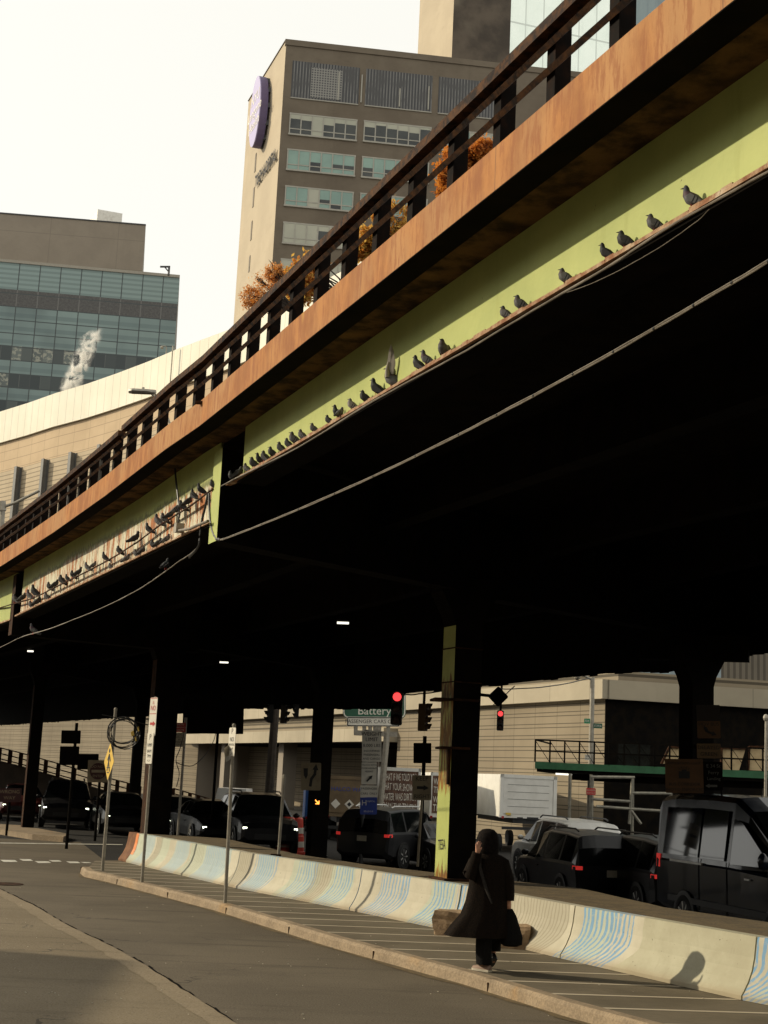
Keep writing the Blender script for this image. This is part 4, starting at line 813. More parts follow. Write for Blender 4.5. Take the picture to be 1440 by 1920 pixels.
for px, y0, y1 in ((480.5, 288, 322), (477, 352, 388), (473, 415, 450), (469, 480, 510)):
    p, q_ = lp(px, y0), lp(px-2, y1); b.box(V(p.x, p.y, (p.z+q_.z)/2), (.1, .45, abs(p.z-q_.z)), -math.atan2(dl.x, dl.y))
b.build('slit_window', 'mech', hos)
# penthouse block
PC = at(847, 105, 138); PL = at(783, 105, 146); PR = at(950, 113, 140)
pc, plf, prr = [V(p.x, p.y, 0) for p in (PC, PL, PR)]; zb, zt = ZT-.5, ZT+16
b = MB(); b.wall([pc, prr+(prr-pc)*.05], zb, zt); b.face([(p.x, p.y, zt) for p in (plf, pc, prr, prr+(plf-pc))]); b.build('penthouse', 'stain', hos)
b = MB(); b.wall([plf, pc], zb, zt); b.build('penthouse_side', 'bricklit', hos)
# --- pale glass tower
GA, GB, GC = at(949, 90, 200), at(1168, 90, 206), at(1460, 90, 260)
r = bld('glass_tower', 'pale white glass tower rising behind the hospital at the top', 'building', V(GA.x, GA.y, 0)); zt = 150
b = MB(); b.wall([V(*GA), V(*GB)], 0, zt); b.build('white_facade', 'whiteglass', r); MB().wall([V(*GB), V(*GC)], 0, zt).build('teal_facade', 'tealglass', r)
gk = V(40, 60, 0); MB().wall([GA, GA+gk, GC+gk*.3, GC], 0, zt).face([(p.x, p.y, zt) for p in (GA, GB, GC, GC+gk*.3, GA+gk)]).build('rear_wall', 'mech', r)
TA, TB = at(968, 165, 170), at(1036, 128, 166)  # reflection in the pale tower, modelled as a separate low block
r = bld('teal_reflection', 'teal reflection in the pale tower, built as a low block in front of it', 'building', V(TA.x, TA.y, 0))
b = MB(); b.wall([TA, TB, TB+V(3, 20, 0), TA+V(3, 20, 0), TA], 0, TA.z); b.face([(TA.x, TA.y, TA.z), (TB.x, TB.y, TA.z), (TB.x+3, TB.y+20, TA.z), (TA.x+3, TA.y+20, TA.z)]); b.build('wall', 'tealglass', r)
# --- teal glass building with a panelled plant storey
QA, QB = at(-160, 476, 297), at(337, 520, 304.5); ZQ = at(0, 490, 300).z; d = (V(QB.x, QB.y, 0)-V(QA.x, QA.y, 0)).normalized()
r = bld('glass_building', 'teal curtain wall building with a taupe plant storey on its roof', 'building', V(QB.x, QB.y, 0)); bkv = V(-9, 60, 0)
MB().wall([QA, QB], 0, ZQ).build('curtain_wall', 'curtain', r); b = MB(); b.wall([QB, QB+bkv, QA+bkv, QA], 0, ZQ); b.face([(p.x, p.y, ZQ) for p in (QA, QB, QB+bkv, QA+bkv)]); b.build('side_wall', 'mech', r)
b = MB(); slab(b, V(QA.x, QA.y, 0), d, 0, (QB-QA).xy.length, ZQ-.35, ZQ+.3, -.5, .25); b.build('roof_edge', 'galv', r)
MA, MBb = at(-160, 382, 309), at(273, 428, 314); zm = at(0, 398, 310).z
b = MB(); b.wall([MA, MBb, MBb+V(-7, 40, 0), MA+V(-7, 40, 0)], ZQ, zm); b.face([(p.x, p.y, zm) for p in (MA, MBb, MBb+V(-7, 40, 0), MA+V(-7, 40, 0))]); pl_ = b.build('plant_storey', 'mech', r)
dm = (V(MBb.x, MBb.y, 0)-V(MA.x, MA.y, 0)).normalized(); b = MB(); slab(b, V(MA.x, MA.y, 0), dm, 0, (MBb-MA).xy.length, zm, zm+.3, -.4, .15); b.build('coping', 'darkgrey', pl_)
b0, b1 = at(181, 420, 316), at(228, 420, 318); b = MB(); b.wall([b0, b1, b1+V(-3, 6, 0), b0+V(-3, 6, 0), b0], zm, at(200, 396, 317).z); zz = at(200, 396, 317).z; b.face([(p.x, p.y, zz) for p in (b0, b1, b1+V(-3, 6, 0), b0+V(-3, 6, 0))]); b.build('roof_box', 'tr_white', r)
p = at(316, 517, 304); k = 300/F; b = MB(); b.tube([p, p+V(0, 0, 20*k)], .25, 6); b.tube([p+V(.2, 0, 19*k), p+V(-18*k, 0, 18*k)], .22, 6); b.tube([p+V(0, 0, 8*k), p+V(-9*k, 0, 18*k)], .15, 6); b.build('roof_davit', 'darkgrey', r)
# --- curved cream building
DEP = {}
CP = [(-160, 812), (-60, 786), (0, 769), (60, 749), (110, 730), (170, 711), (226, 690), (285, 666), (339, 641), (390, 620), (432, 603), (490, 573), (560, 533), (630, 492), (700, 452), (760, 418)]
hz = lambda x: 1427+(x)*66/1440; KZ = 40.0; ZB = H+KZ
pth = [at(x, y, KZ*F/(hz(x)-y)) for x, y in CP]; pth = [V(p.x, p.y, 0) for p in pth]
cb = bld('curved_building', 'long curved cream building with a white panelled parapet', 'building', pth[8])
zpar = at(161, 783, pth[5].y+ .0).z; zpar = H+(hz(161)-783)/F*at(161, 711, KZ*F/(hz(161)-714)).y
zsl = H+(hz(0)-890)/F*pth[2].y
MB().wall(pth, zsl, zpar).build('tiled_wall', 'b1wall', cb); MB().wall(pth, 17, zsl).build('slatted_wall', 'b1slat', cb); MB().wall(pth, -1, 17).build('ribbed_base', 'b2wall', cb)
po = [p+V(-.25, -.2, 0) for p in pth]; b = MB(); b.wall(po, zpar, ZB); b.wall([p+V(.9, .7, 0) for p in po], zpar, ZB)
for a, c in zip(po[:-1], po[1:]): b.face([(a.x, a.y, ZB), (c.x, c.y, ZB), (c.x+.9, c.y+.7, ZB), (a.x+.9, a.y+.7, ZB)]); b.face([(a.x, a.y, zpar), (c.x, c.y, zpar), (c.x+.3, c.y+.3, zpar), (a.x+.3, a.y+.3, zpar)])
b.build('parapet', 'b1par', cb)
b = MB(); bkp = [p+V(22, 26, 0) for p in pth]; b.wall([pth[0]]+bkp+[pth[-1]], -1, ZB-1.2)
for a, c, e, f in zip(pth[:-1], pth[1:], bkp[1:], bkp[:-1]): b.face([(q_.x, q_.y, ZB-1.2) for q_ in (a, c, e, f)])
b.build('rear_wall', 'mech', cb)
for px in (52, 103, 154, 208):
    i = max(k for k in range(len(CP)) if CP[k][0] <= px); t = (px-CP[i][0])/(CP[i+1][0]-CP[i][0]); p = pth[i].lerp(pth[i+1], t); dd = (pth[i+1]-pth[i]).normalized(); n_ = V(-dd.y, dd.x, 0); n_ = n_ if n_.y < 0 else -n_
    b = MB(); rz = math.atan2(dd.y, dd.x); hp2 = zsl-17; zc2 = (zsl+17)/2; b.box(p+n_*.35+V(0, 0, zc2), (.10, .6, hp2), rz); b.box(p+n_*.68+V(0, 0, zc2), (.55, .10, hp2), rz); b.box(p+n_*.06+V(0, 0, zc2), (.55, .1, hp2), rz); b.build('steel_pier', 'piersteel', cb)
MB().tube([po[8]+V(-.4, -.3, zpar), po[8]+V(-.4, -.3, ZB+.2)], .07, 6).build('downpipe', 'galv', cb)
pc_ = at(311, 668, pth[7].y-1); b = MB(); b.tube([pc_, pc_+V(0, 0, .9), pc_+V(-.1, 0, 1.05), pc_+V(-.42, 0, 1.05)], .05, 6); b.sphere(pc_+V(-.46, 0, .9), .17, 8, 6); tag(b.build('security_camera', 'galv'), 'small domed security camera on a hooked pole above the white parapet', 'camera')
# --- low wing with cream parapet and garage mouth
C_ = at(1135, 1311, 62); L_ = at(476, 1350, 105); C0_ = V(C_.x, C_.y, 0); db = (V(L_.x, L_.y, 0)-C0_).normalized(); zpb = C_.z; G = -.95
def wp(px, py): p = onv(px, py, C0_, db); return (V(p.x, p.y, 0)-C0_).dot(db), p.z
sg0, _ = wp(745, 1400); sg1, _ = wp(372, 1400); zpt = wp(1135, 1275)[1]
nb = nrm(db); nb = nb if nb.y < 0 else -nb
lw = bld('podium_building', 'ribbed beige podium building with a garage mouth behind the far traffic', 'building', C0_)
def wl(b, s0, s1, z0, z1, o=0, mi=0):
    p = C0_+db*s0+nb*o; q_ = C0_+db*s1+nb*o; b.face([(p.x, p.y, z0), (q_.x, q_.y, z0), (q_.x, q_.y, z1), (p.x, p.y, z1)], mi, [(s0, z0), (s1, z0), (s1, z1), (s0, z1)]); return b
def wsl(b, s0, s1, z0, z1, o0, o1, mi=0):
    c = [C0_+db*s+nb*o for s, o in ((s0, o0), (s1, o0), (s1, o1), (s0, o1))]; lo = [V(p.x, p.y, z0) for p in c]; hi = [V(p.x, p.y, z1) for p in c]
    for k in range(4): k2 = (k+1) % 4; L = (lo[k2]-lo[k]).length; b.face([lo[k], lo[k2], hi[k2], hi[k]], mi, [(s0, z0), (s0+L, z0), (s0+L, z1), (s0, z1)])
    b.face(lo, mi, [(0, 0)]*4); b.face(hi, mi, [(0, 0)]*4); return b
wl(MB(), 0, sg0, G, zpb).build('ribbed_wall', 'b2wall', lw)
wsl(MB(), -.3, sg1+12, zpb, zpt, -.5, .35).build('parapet', 'b2par', lw)
zc1, zc0 = wp(480, 1374)[1], wp(480, 1394)[1]
wl(MB(), sg0, sg1, zc1, zpb, -.1).build('louvre_band', 'b2lou', lw)
wsl(MB(), sg0+.2, sg1+10, zc0, zc1, -.4, .8).build('canopy', 'b2par', lw)
b = MB(); wl(b, sg0, sg1, G, zc1, -14); p = C0_+db*sg1; q_ = p-nb*14; b.wall([p, q_], G, zc1); p = C0_+db*sg0; b.wall([p, p-nb*14], G, zc1)
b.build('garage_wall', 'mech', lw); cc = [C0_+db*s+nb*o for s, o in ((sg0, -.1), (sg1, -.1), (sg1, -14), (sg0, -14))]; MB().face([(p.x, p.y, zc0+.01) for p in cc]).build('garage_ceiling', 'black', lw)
for px in (412, 520): s_, _ = wp(px, 1440); wsl(MB(), s_-.5, s_+.5, G, zc0, -1.2, -.2).build('garage_pier', 'mech', lw)
E2 = at(1450, 1330, 63.8); E0 = V(E2.x, E2.y, 0); de = (E0-C0_).normalized(); E0 = C0_+de*30
b = MB(); b.wall([C0_, E0], G, zpb); b.build('recessed_wall', 'black', lw)  # deep shadow of the parking recess painted as a black wall
ne = V(de.y, -de.x, 0); b = MB(); c = [C0_+ne*.35, E0+ne*.35, E0-ne*.5, C0_-ne*.5]; lo = [V(p.x, p.y, zpb) for p in c]; hi = [V(p.x, p.y, zpt) for p in c]; b.face([lo[0], lo[1], hi[1], hi[0]], 0, [(0, 0), (30, 0), (30, 1), (0, 1)]); b.face(lo); b.face(hi); b.face([lo[1], lo[2], hi[2], hi[1]]); b.build('parapet', 'b2par', lw)
b = MB(); rr_ = [C0_+db*40-nb*1.5, C0_-nb*1.2-ne*1.2, E0-ne*1.5]; b.wall(rr_, zpt-.2, zpt+.55); b.build('roof_screen', 'b2lou', lw)
cr = at(1352, 1290, 70); cr2 = at(1520, 1290, 71); b = MB(); b.wall([cr, cr2], zpt-.5, 16); b.build('corrugated_upper_wall', m_wall('corrugated metal', (.16, .14, .11), (.13, .115, .09), 0, .32, 0, .14, .35), lw)
b = MB(); c = [C0_, C0_+db*90, C0_+db*90-nb*30, E0-nb*30, E0]; b.face([(p.x, p.y, zpt-.15) for p in c]); b.build('roof', 'mech', lw)
# ------------------------------------------------------------------ steam
def steam():
    b = MB(); pts = [(128, 735, 14), (135, 715, 22), (145, 690, 26), (152, 668, 24), (165, 645, 22), (180, 628, 15), (188, 615, 7)]; dd = pth[4].y+6; k = dd/F; rings = []
    for x, y, r_ in pts:
        p = at(x, y, dd); rings.append([p+V(r_*1.5*k*math.cos(a), r_*1.1*k*math.sin(a), 0) for a in [2*pi*i/14 for i in range(14)]])
    b.loft(rings); m = bpy.data.materials.new('steam'); m.use_nodes = True; t = m.node_tree; t.nodes.clear(); o = t.nodes.new('ShaderNodeOutputMaterial'); v = t.nodes.new('ShaderNodeVolumePrincipled'); v.inputs['Color'].default_value = (.95, .93, .88, 1); g = t.nodes.new('ShaderNodeNewGeometry')
    n1 = t.nodes.new('ShaderNodeTexNoise'); n1.inputs['Scale'].default_value = .75; n1.inputs['Detail'].default_value = 6; n1.inputs['Roughness'].default_value = .65; n1.inputs['Distortion'].default_value = 1.4; mr = t.nodes.new('ShaderNodeMapRange'); mr.inputs[1].default_value = .50; mr.inputs[2].default_value = .72; mr.inputs[4].default_value = 12.0
    t.links.new(g.outputs['Position'], n1.inputs['Vector']); t.links.new(n1.outputs[0], mr.inputs[0])
    tc = t.nodes.new('ShaderNodeTexCoord'); sp3 = t.nodes.new('ShaderNodeSeparateXYZ'); t.links.new(tc.outputs['Generated'], sp3.inputs[0])
    def mm(op, a, b_=0.0):
        q = t.nodes.new('ShaderNodeMath'); q.operation = op
        for sck, x in ((q.inputs[0], a), (q.inputs[1], b_)):
            if isinstance(x, float): sck.default_value = x
            else: t.links.new(x, sck)
        return q.outputs[0]
    cxn = mm('MULTIPLY_ADD', sp3.outputs[2], .44); t.nodes[-1].inputs[2].default_value = .29
    dx = mm('SUBTRACT', sp3.outputs[0], cxn); dy = mm('MULTIPLY', mm('SUBTRACT', sp3.outputs[1], .5), .7); rr2 = mm('SQRT', mm('ADD', mm('MULTIPLY', dx, dx), mm('MULTIPLY', dy, dy)))
    m2 = t.nodes.new('ShaderNodeMapRange'); m2.interpolation_type = 'SMOOTHSTEP'; m2.inputs[1].default_value = .25; m2.inputs[2].default_value = .04; t.links.new(rr2, m2.inputs[0]); m3 = t.nodes.new('ShaderNodeMapRange'); m3.inputs[1].default_value = 1.0; m3.inputs[2].default_value = .6; t.links.new(sp3.outputs[2], m3.inputs[0])
    t.links.new(mm('MULTIPLY', mm('MULTIPLY', mr.outputs[0], m2.outputs[0]), m3.outputs[0]), v.inputs['Density']); t.links.new(v.outputs[0], o.inputs['Volume'])
    tag(b.build('steam', m), 'plume of white steam rising above the curved parapet', 'steam', kind='stuff')
steam()
# ------------------------------------------------------------------ trees
def tree(lab, d, blobs, trunk, mats, n, seed, leaf=.17, name='autumn_tree'):
    rnd = random.Random(seed); k = d/F; C = [(at(x, y, d), rx*k, rz*k) for x, y, rx, rz in blobs]; base = at(trunk[0], 1450, d); base.z = zg(d)
    root = thing(name, lab, 'tree', base, 0, 'autumn trees beyond the highway'); b = MB(); topc = C[0][0]
    tp = V(base.x+.2, base.y, min(c[0].z-c[2] for c in C)); b.tube([base, base.lerp(tp, .5)+V(.1, 0, 0), tp], [.19, .15, .11], 8)
    for c, rx, rz in C:
        for q in range(7):
            e = c+V(rnd.uniform(-.6, .6)*rx, rnd.uniform(-.5, .5)*rx, rnd.uniform(-.5, .7)*rz); m_ = tp.lerp(e, .5)+V(rnd.uniform(-.3, .3), rnd.uniform(-.3, .3), .25); b.tube([tp, m_, e], [.07, .04, .012], 5)
            for z_ in range(3): e2 = e+V(rnd.uniform(-.5, .5), rnd.uniform(-.4, .4), rnd.uniform(-.1, .6))*rx*.5; b.tube([m_.lerp(e, .6), e2], [.022, .008], 4)
    b.build('trunk', 'bark', root); cr = MB()
    for c, rx, rz in C:
        cl = []
        for q in range(26):
            while True:
                u = V(rnd.uniform(-1, 1), rnd.uniform(-1, 1), rnd.uniform(-1, 1))
                if .2 < u.length < 1: break
            cl.append(c+V(u.x*rx, u.y*rx, u.z*rz))
        for q in range(n):
            p = rnd.choice(cl)+V(rnd.gauss(0, .17)*rx, rnd.gauss(0, .2)*rx, rnd.gauss(0, .15)*rz); a = V(rnd.gauss(0, 1), rnd.gauss(0, 1), rnd.gauss(0, 1)).normalized(); c2 = a.orthogonal().normalized(); s_ = leaf*rnd.uniform(.5, 1.15); cr.face([p-a*s_, p+c2*s_*.55, p+a*s_, p-c2*s_*.55], rnd.randrange(len(mats)))
    cr.build('crown', mats, root, keep=True)
tree('sparse pale orange tree left of the hospital base', 60, [(498, 545, 36, 46), (474, 562, 22, 28), (515, 508, 16, 24)], (505,), ['leafp', 'leafo'], 1200, 1, .065, 'sparse_tree')
tree('golden autumn tree in front of the hospital corner', 62, [(556, 530, 36, 40), (590, 500, 24, 30)], (606,), ['leafo', 'leafy'], 4600, 2, .12)
tree('yellow autumn tree seen through the middle of the railing', 61, [(738, 425, 46, 50), (695, 455, 30, 34)], (700,), ['leafy', 'leafy', 'leafo'], 4600, 3, .12)
tree('deep orange autumn tree seen through the upper railing', 60, [(848, 335, 34, 58), (905, 300, 38, 38)], (885,), ['leafo'], 5200, 4, .12)
# ------------------------------------------------------------------ highway lamps
def cobra(lab, px, py, d, pole_px, side, hl=.75):
    hd = at(px, py, d); pp = at(pole_px, py+30, d); zd = 7.3; root = thing('street_lamp', lab, 'street lamp', V(pp.x, d, zd), 0, 'lamps of the elevated highway'); b = MB()
    b.tube([V(pp.x, d, zd), V(pp.x, d, hd.z-.9)], [.08, .06], 8); b.build('pole', 'galv', root); b = MB(); b.tube([V(pp.x, d, hd.z-.95), V(pp.x+(hd.x-pp.x)*.3, d, hd.z-.35), V(pp.x+(hd.x-pp.x)*.7, d, hd.z-.05), hd+V(.3*side, 0, 0)], .035, 6); b.build('arm', 'galv', root)
    b = MB(); s_ = -side
    for i in range(1): b.loft([[hd+V(s_*x, y*w_, z) for y, z in ((-1, 0), (-.7, .07), (.7, .07), (1, 0), (.6, -.05), (-.6, -.05))] for x, w_ in ((-hl*.5, .06), (-hl*.2, .13), (hl*.4, .15), (hl*.55, .05))])
    b.tube([hd+V(0, 0, .06), hd+V(0, 0, .14)], .04, 8); b.build('lamp_head', 'galv', root)
cobra('grey street lamp head leaning over the railing before the white parapet', 268, 735, 40, 322, 1)
r = thing('street_lamp', 'grey lamp post with a rising arm at the left picture edge', 'street lamp', V(*at(5, 1010, 50)), 0, 'lamps of the elevated highway'); p = r.location; k = 50/F
MB().tube([V(p.x, 50, 7.2), at(6, 945, 50)], .09, 8).build('pole', 'galv', r); MB().tube([at(-30, 948, 50), at(6, 951, 50), at(30, 942, 50), at(74, 920, 50)], .055, 8).build('arm', 'galv', r); MB().tube([at(4, 940, 50), at(5, 958, 50)], .13, 8).build('collar', 'galv', r)
# ------------------------------------------------------------------ vehicles
def stations(kind):
    # x from rear to front: (x, half width at sill, z sill, half width belt, z belt, half width top, z top)
    if kind == 'suv': return 4.7, [(-2.35, .80, .42, .86, .95, .80, 1.02), (-2.30, .88, .34, .92, 1.0, .80, 1.42), (-2.05, .92, .27, .93, 1.05, .72, 1.70), (-1.2, .93, .25, .94, 1.05, .70, 1.76), (0, .93, .25, .94, 1.03, .70, 1.77), (.55, .93, .25, .94, 1.02, .68, 1.70), (1.25, .93, .25, .93, 1.02, .80, 1.10), (1.9, .92, .27, .91, .98, .72, 1.03), (2.25, .88, .32, .86, .86, .62, .92), (2.36, .80, .42, .78, .72, .55, .76)]
    if kind == 'sedan': return 4.7, [(-2.35, .78, .42, .82, .88, .70, .93), (-2.25, .86, .34, .88, .93, .70, 1.0), (-1.65, .90, .26, .90, .95, .66, 1.05), (-.95, .91, .24, .91, .95, .60, 1.38), (-.2, .91, .24, .91, .94, .60, 1.46), (.35, .91, .24, .91, .93, .59, 1.40), (1.15, .91, .24, .90, .93, .74, 1.0), (1.9, .90, .26, .87, .86, .66, .90), (2.25, .85, .32, .80, .74, .58, .78), (2.36, .76, .42, .72, .62, .5, .66)]
    if kind == 'van': return 5.6, [(-2.80, .96, .45, 1.0, 1.32, .90, 2.40), (-2.76, 1.0, .40, 1.02, 1.34, .86, 2.56), (-2.2, 1.02, .36, 1.03, 1.34, .84, 2.62), (-.6, 1.02, .36, 1.03, 1.34, .84, 2.63), (.25, 1.02, .36, 1.03, 1.34, .83, 2.60), (.72, 1.02, .36, 1.03, 1.33, .81, 2.36), (2.05, 1.02, .36, 1.01, 1.28, .82, 1.36), (2.5, 1.0, .38, .96, 1.06, .74, 1.12), (2.75, .95, .42, .9, .86, .66, .90), (2.82, .85, .5, .8, .7, .6, .74)]
def ring(st_, k):
    x, ws, zs, wb, zb_, wt, zt = st_; mid = (zs+zb_)/2
    h = [(ws*.86, zs), (ws, zs+.10), (ws*1.005, mid), (wb, zb_-.04), (wb-.015, zb_), (wt+.03, zt-.09*(zt-zb_)), (wt-.06, zt-.015), (wt*.5, zt+.015)]
    return [V(x, -y, z) for y, z in h]+[V(x, y, z) for y, z in h[::-1]]
def wheel(root, x, y, r, wd=.22):
    sg = 1 if y > 0 else -1; M = Matrix.Translation((x, y-sg*wd, r)) @ Matrix.Rotation(-sg*pi/2, 4, 'X'); b = MB()
    b.lathe([(r*.66, 0), (r*.97, .0), (r, .04), (r, wd-.04), (r*.95, wd-.005), (r*.68, wd-.0), (r*.64, wd-.05)], M, 22); o = b.build('wheel', 'rubber', root, True, False); b = MB(); b.lathe([(r*.66, wd-.02), (r*.60, wd-.05), (r*.60, wd-.12), (.02, wd-.12)], M, 18)
    for k in range(7):
        a = 2*pi*k/7; b.beam(M @ V(.04*math.cos(a), .04*math.sin(a), wd-.045), M @ V(r*.63*math.cos(a), r*.63*math.sin(a), wd-.03), .05, .035)
    b.lathe([(.07, wd-.09), (.06, wd-.02), (.01, wd-.015)], M, 10); b.build('rim', 'rim', o, True, False)
def car(kind, lab, loc, hdg, paint_, lights=(1, 0), cat=None, group='cars under the highway', scale=1.0, name=None, cargo=False):
    L, S = stations(kind); root = thing(name or {'suv': 'parked_suv', 'sedan': 'sedan_car', 'van': 'delivery_van'}[kind], lab, cat or ('van' if kind == 'van' else 'car'), loc, R(90-hdg), group); root.scale = (scale,)*3
    if name is None and kind == 'suv': root.name = 'suv_car'
    rg = [ring(s, i) for i, s in enumerate(S)]; n = 16; body = MB(); win = {'windscreen': MB(), 'rear_window': MB(), 'side_window': MB()}
    cab = [i for i in range(len(S)-1) if S[i][6]-S[i][4] > .2 and S[i+1][6]-S[i+1][4] > .2]; f_ = cab[-1]+1; r_ = cab[0]-1
    for i in range(len(S)-1):
        for k in range(n):
            k2 = (k+1) % n; q = [rg[i][k], rg[i][k2], rg[i+1][k2], rg[i+1][k]]
            if k in (4, 10) and i in cab and kind != 'van':
                body.face(q); c = sum(q, V(0, 0, 0))/4; out = V(0, -1 if k == 4 else 1, .25)*.006; win['side_window'].face([c+(p-c)*(.90 if kind != 'van' else .86)+out for p in q])
            elif i == f_ and k in (4, 5, 6, 7, 8, 9, 10): body.face(q); win['windscreen'].face([p+V(.008, 0, .008) for p in q])
            elif i == r_ and kind != 'van' and r_ >= 0 and k in (5, 6, 7, 8, 9): body.face(q); win['rear_window'].face([p+V(-.008, 0, .006) for p in q])
            else: body.face(q)
    body.face(rg[0]); body.face(rg[-1][::-1]); o = body.build('body', paint_, root, True, False, 52)
    sd = win.pop('side_window'); half = len(sd.f)//1
    for sgn in (-1, 1):
        m = MB()
        for f in sd.f:
            pts = [sd.v[i] for i in f]
            if pts[0].y*sgn > 0: m.face(pts)
        if m.f: m.build('side_window', 'glass', root, False, False)
    for nm, m in win.items():
        if m.f: m.build(nm, 'glass', root, False, False)
    wr = .36 if kind != 'sedan' else .33; wx = (-1.42, 1.42) if kind != 'van' else (-1.45, 1.95); hw_ = max(max(s[1]*1.005, s[3]) for s in S)
    for x in wx:
        for y in (-hw_, hw_):
            sg = 1 if y > 0 else -1; a = MB(); a.lathe([(wr*1.02, .0), (wr*1.2, .0), (wr*1.2, .03), (wr*1.02, .035)], Matrix.Translation((x, y+sg*.004, wr)) @ Matrix.Rotation(-sg*pi/2, 4, 'X'), 24); a.build('wheel_arch', 'blackplastic', root, True, False); wheel(root, x, y+sg*.055, wr)
    fx, rx = S[-2][0], S[1][0]; fz_, rz_ = S[-2][4]-.10, S[1][4]-.02
    for sg in (-1, 1):
        w0 = S[-2][3]; b = MB(); b.loft([[V(fx-.20, sg*(w0+.03), fz_+z), V(fx+.07, sg*(w0-.03), fz_+z), V(fx+.10, sg*(w0-.14), fz_+z), V(fx-.05, sg*(w0-.14), fz_+z)] for z in (-.03, .03)])
        b.build('headlight', 'head' if lights[0] == 1 else 'glass', root, False, False)
        b = MB(); hh = .055 if kind != 'van' else .16; b.loft([[V(rx+.16, sg*(S[1][3]+.008), rz_+z), V(rx-.05, sg*(S[1][3]-.02), rz_+z), V(rx-.06, sg*(S[1][3]-.17), rz_+z), V(rx+.1, sg*(S[1][3]-.14), rz_+z)] for z in (-hh, hh*.6)]); b.build('tail_light', 'tail' if lights[1] else 'tailoff', root, False, False)
        b = MB(); mx_ = .95 if kind != 'van' else 1.75; zb_ = (S[4][4] if kind != 'van' else 1.42)+.06; b.sphere(V(mx_, sg*(hw_+.13), zb_+.05), (.07, .10, .075 if kind != 'van' else .15), 10, 6); b.beam(V(mx_, sg*(hw_-.05), zb_-.02), V(mx_, sg*(hw_+.1), zb_+.02), .05, .04); b.build('mirror', paint_, root, True, False)
        b = MB(); b.box(V(.35 if kind != 'van' else 1.0, sg*(hw_+.02), S[4][4]-.16), (.18, .03, .03)); b.build('door_handle', 'rim' if kind == 'van' else paint_, root, False, False)
    b = MB(); b.box(V(fx+.10, 0, .52), (.04, .95, .16)); b.build('grille', 'blackplastic', root, False, False)
    b = MB(); b.box(V(rx-.075, 0, rz_-.12 if kind != 'van' else .95), (.012, .32, .16)); b.build('number_plate', 'signdim', root, False, False)
    if lights[1]: b = MB(); b.box(V(S[1][0]+.05, 0, S[1][6]+.03 if kind != 'sedan' else S[2][6]+.05), (.04, .24, .02)); b.build('brake_light', 'tail', root, False, False)
    if kind == 'suv':
        for sg in (-1, 1): b = MB(); b.tube([V(-1.7, sg*.62, 1.78), V(-1.5, sg*.62, 1.83), V(.3, sg*.62, 1.83), V(.5, sg*.62, 1.76)], .022, 6); b.build('roof_rail', 'rim' if paint_ == 'pgrey' else 'blackplastic', root, True, False)
    if kind == 'van':
        for sg in (-1, 1):
            yy = lambda z: sg*(1.022-(z-1.34)*.125+.012)
            for poly in ([(-2.45, 1.44), (-2.45, 2.34), (-.95, 2.36), (-.95, 1.44)], [(-.86, 1.44), (-.86, 2.36), (.10, 2.34), (.10, 1.44)], [(.34, 1.40), (.34, 2.20), (.62, 2.16), (1.62, 1.55), (1.66, 1.42)]):
                b = MB(); f0 = [V(x, yy(z), z) for x, z in poly]; b.loft([f0, [p+V(0, sg*.012, 0) for p in f0]]); b.build('side_window', 'vanglass', root, False, False)
            b = MB(); b.box(V(-1.4, sg*(hw_+.018), 1.33), (1.35, .03, .045)); b.build('sliding_rail', 'rim', root, False, False)
            b = MB(); b.box(V(-.2, sg*(hw_+.022), .62), (3.9, .03, .11)); b.build('side_moulding', 'blackplastic', root, False, False)
            for x in (.20, -.90, 1.70): MB().box(V(x, sg*(hw_+.008), .95), (.014, .012, .95)).build('door_seam', 'ink', root, False, False)
    return root
def gp(px, py, Y=None):
    """point on the sloping ground under the highway at a pixel"""
    P = onz(px, py, -.2)
    for _ in range(8): P = onz(px, py, zg(P.y))
    return P
def pl(px, Y): p = at(px, 1500, Y); return V(p.x, Y, zg(Y, p.x))
car('van', 'midnight blue high roof van nose to the right of the frame', pl(1447, 27.0), 166, 'pnavy', (0, 1), group=None)
car('suv', 'black SUV with lit red tail lamp and wet looking flank, right of the walking person', pl(1086, 36.2), -12, 'pblack', (0, 1))
car('suv', 'black SUV squeezed between another SUV and the blue van', pl(1226, 34.2), -11, 'pblack', (0, 1))
car('suv', 'white SUV whose roof shows over the black SUV', pl(1062, 45), -14, 'pwhite', (0, 0), scale=1.04)
car('suv', 'dark SUV crossing to the right just left of the green column', pl(748, 46), 28, 'pgrey', (0, 1))
car('sedan', 'dark sedan half hidden behind the green column', pl(822, 46), 160, 'pgrey', (0, 0))
car('suv', 'black SUV with lit headlights facing the camera beside the short bare post', pl(484, 46), 165, 'pblack')
car('sedan', 'black sedan with lit headlights facing the camera behind the middle sign pole', pl(396, 48), 160, 'pblack')
car('sedan', 'black sedan half hidden by the rusty far column', pl(330, 52), 160, 'pblack')
car('suv', 'black SUV with round lit headlights left of the yellow crossing sign', pl(125, 57), 168, 'pblack')
car('sedan', 'black sedan with lit headlight just right of the yellow crossing sign', pl(228, 54), 163, 'pblack')
car('sedan', 'dark red sedan behind the far traffic island at the left edge', pl(40, 62), 165, 'pred')
for px, Y, z, lab in ((386, 39.6, .75, 0), (533, 38.5, .68, 0)):
    pass
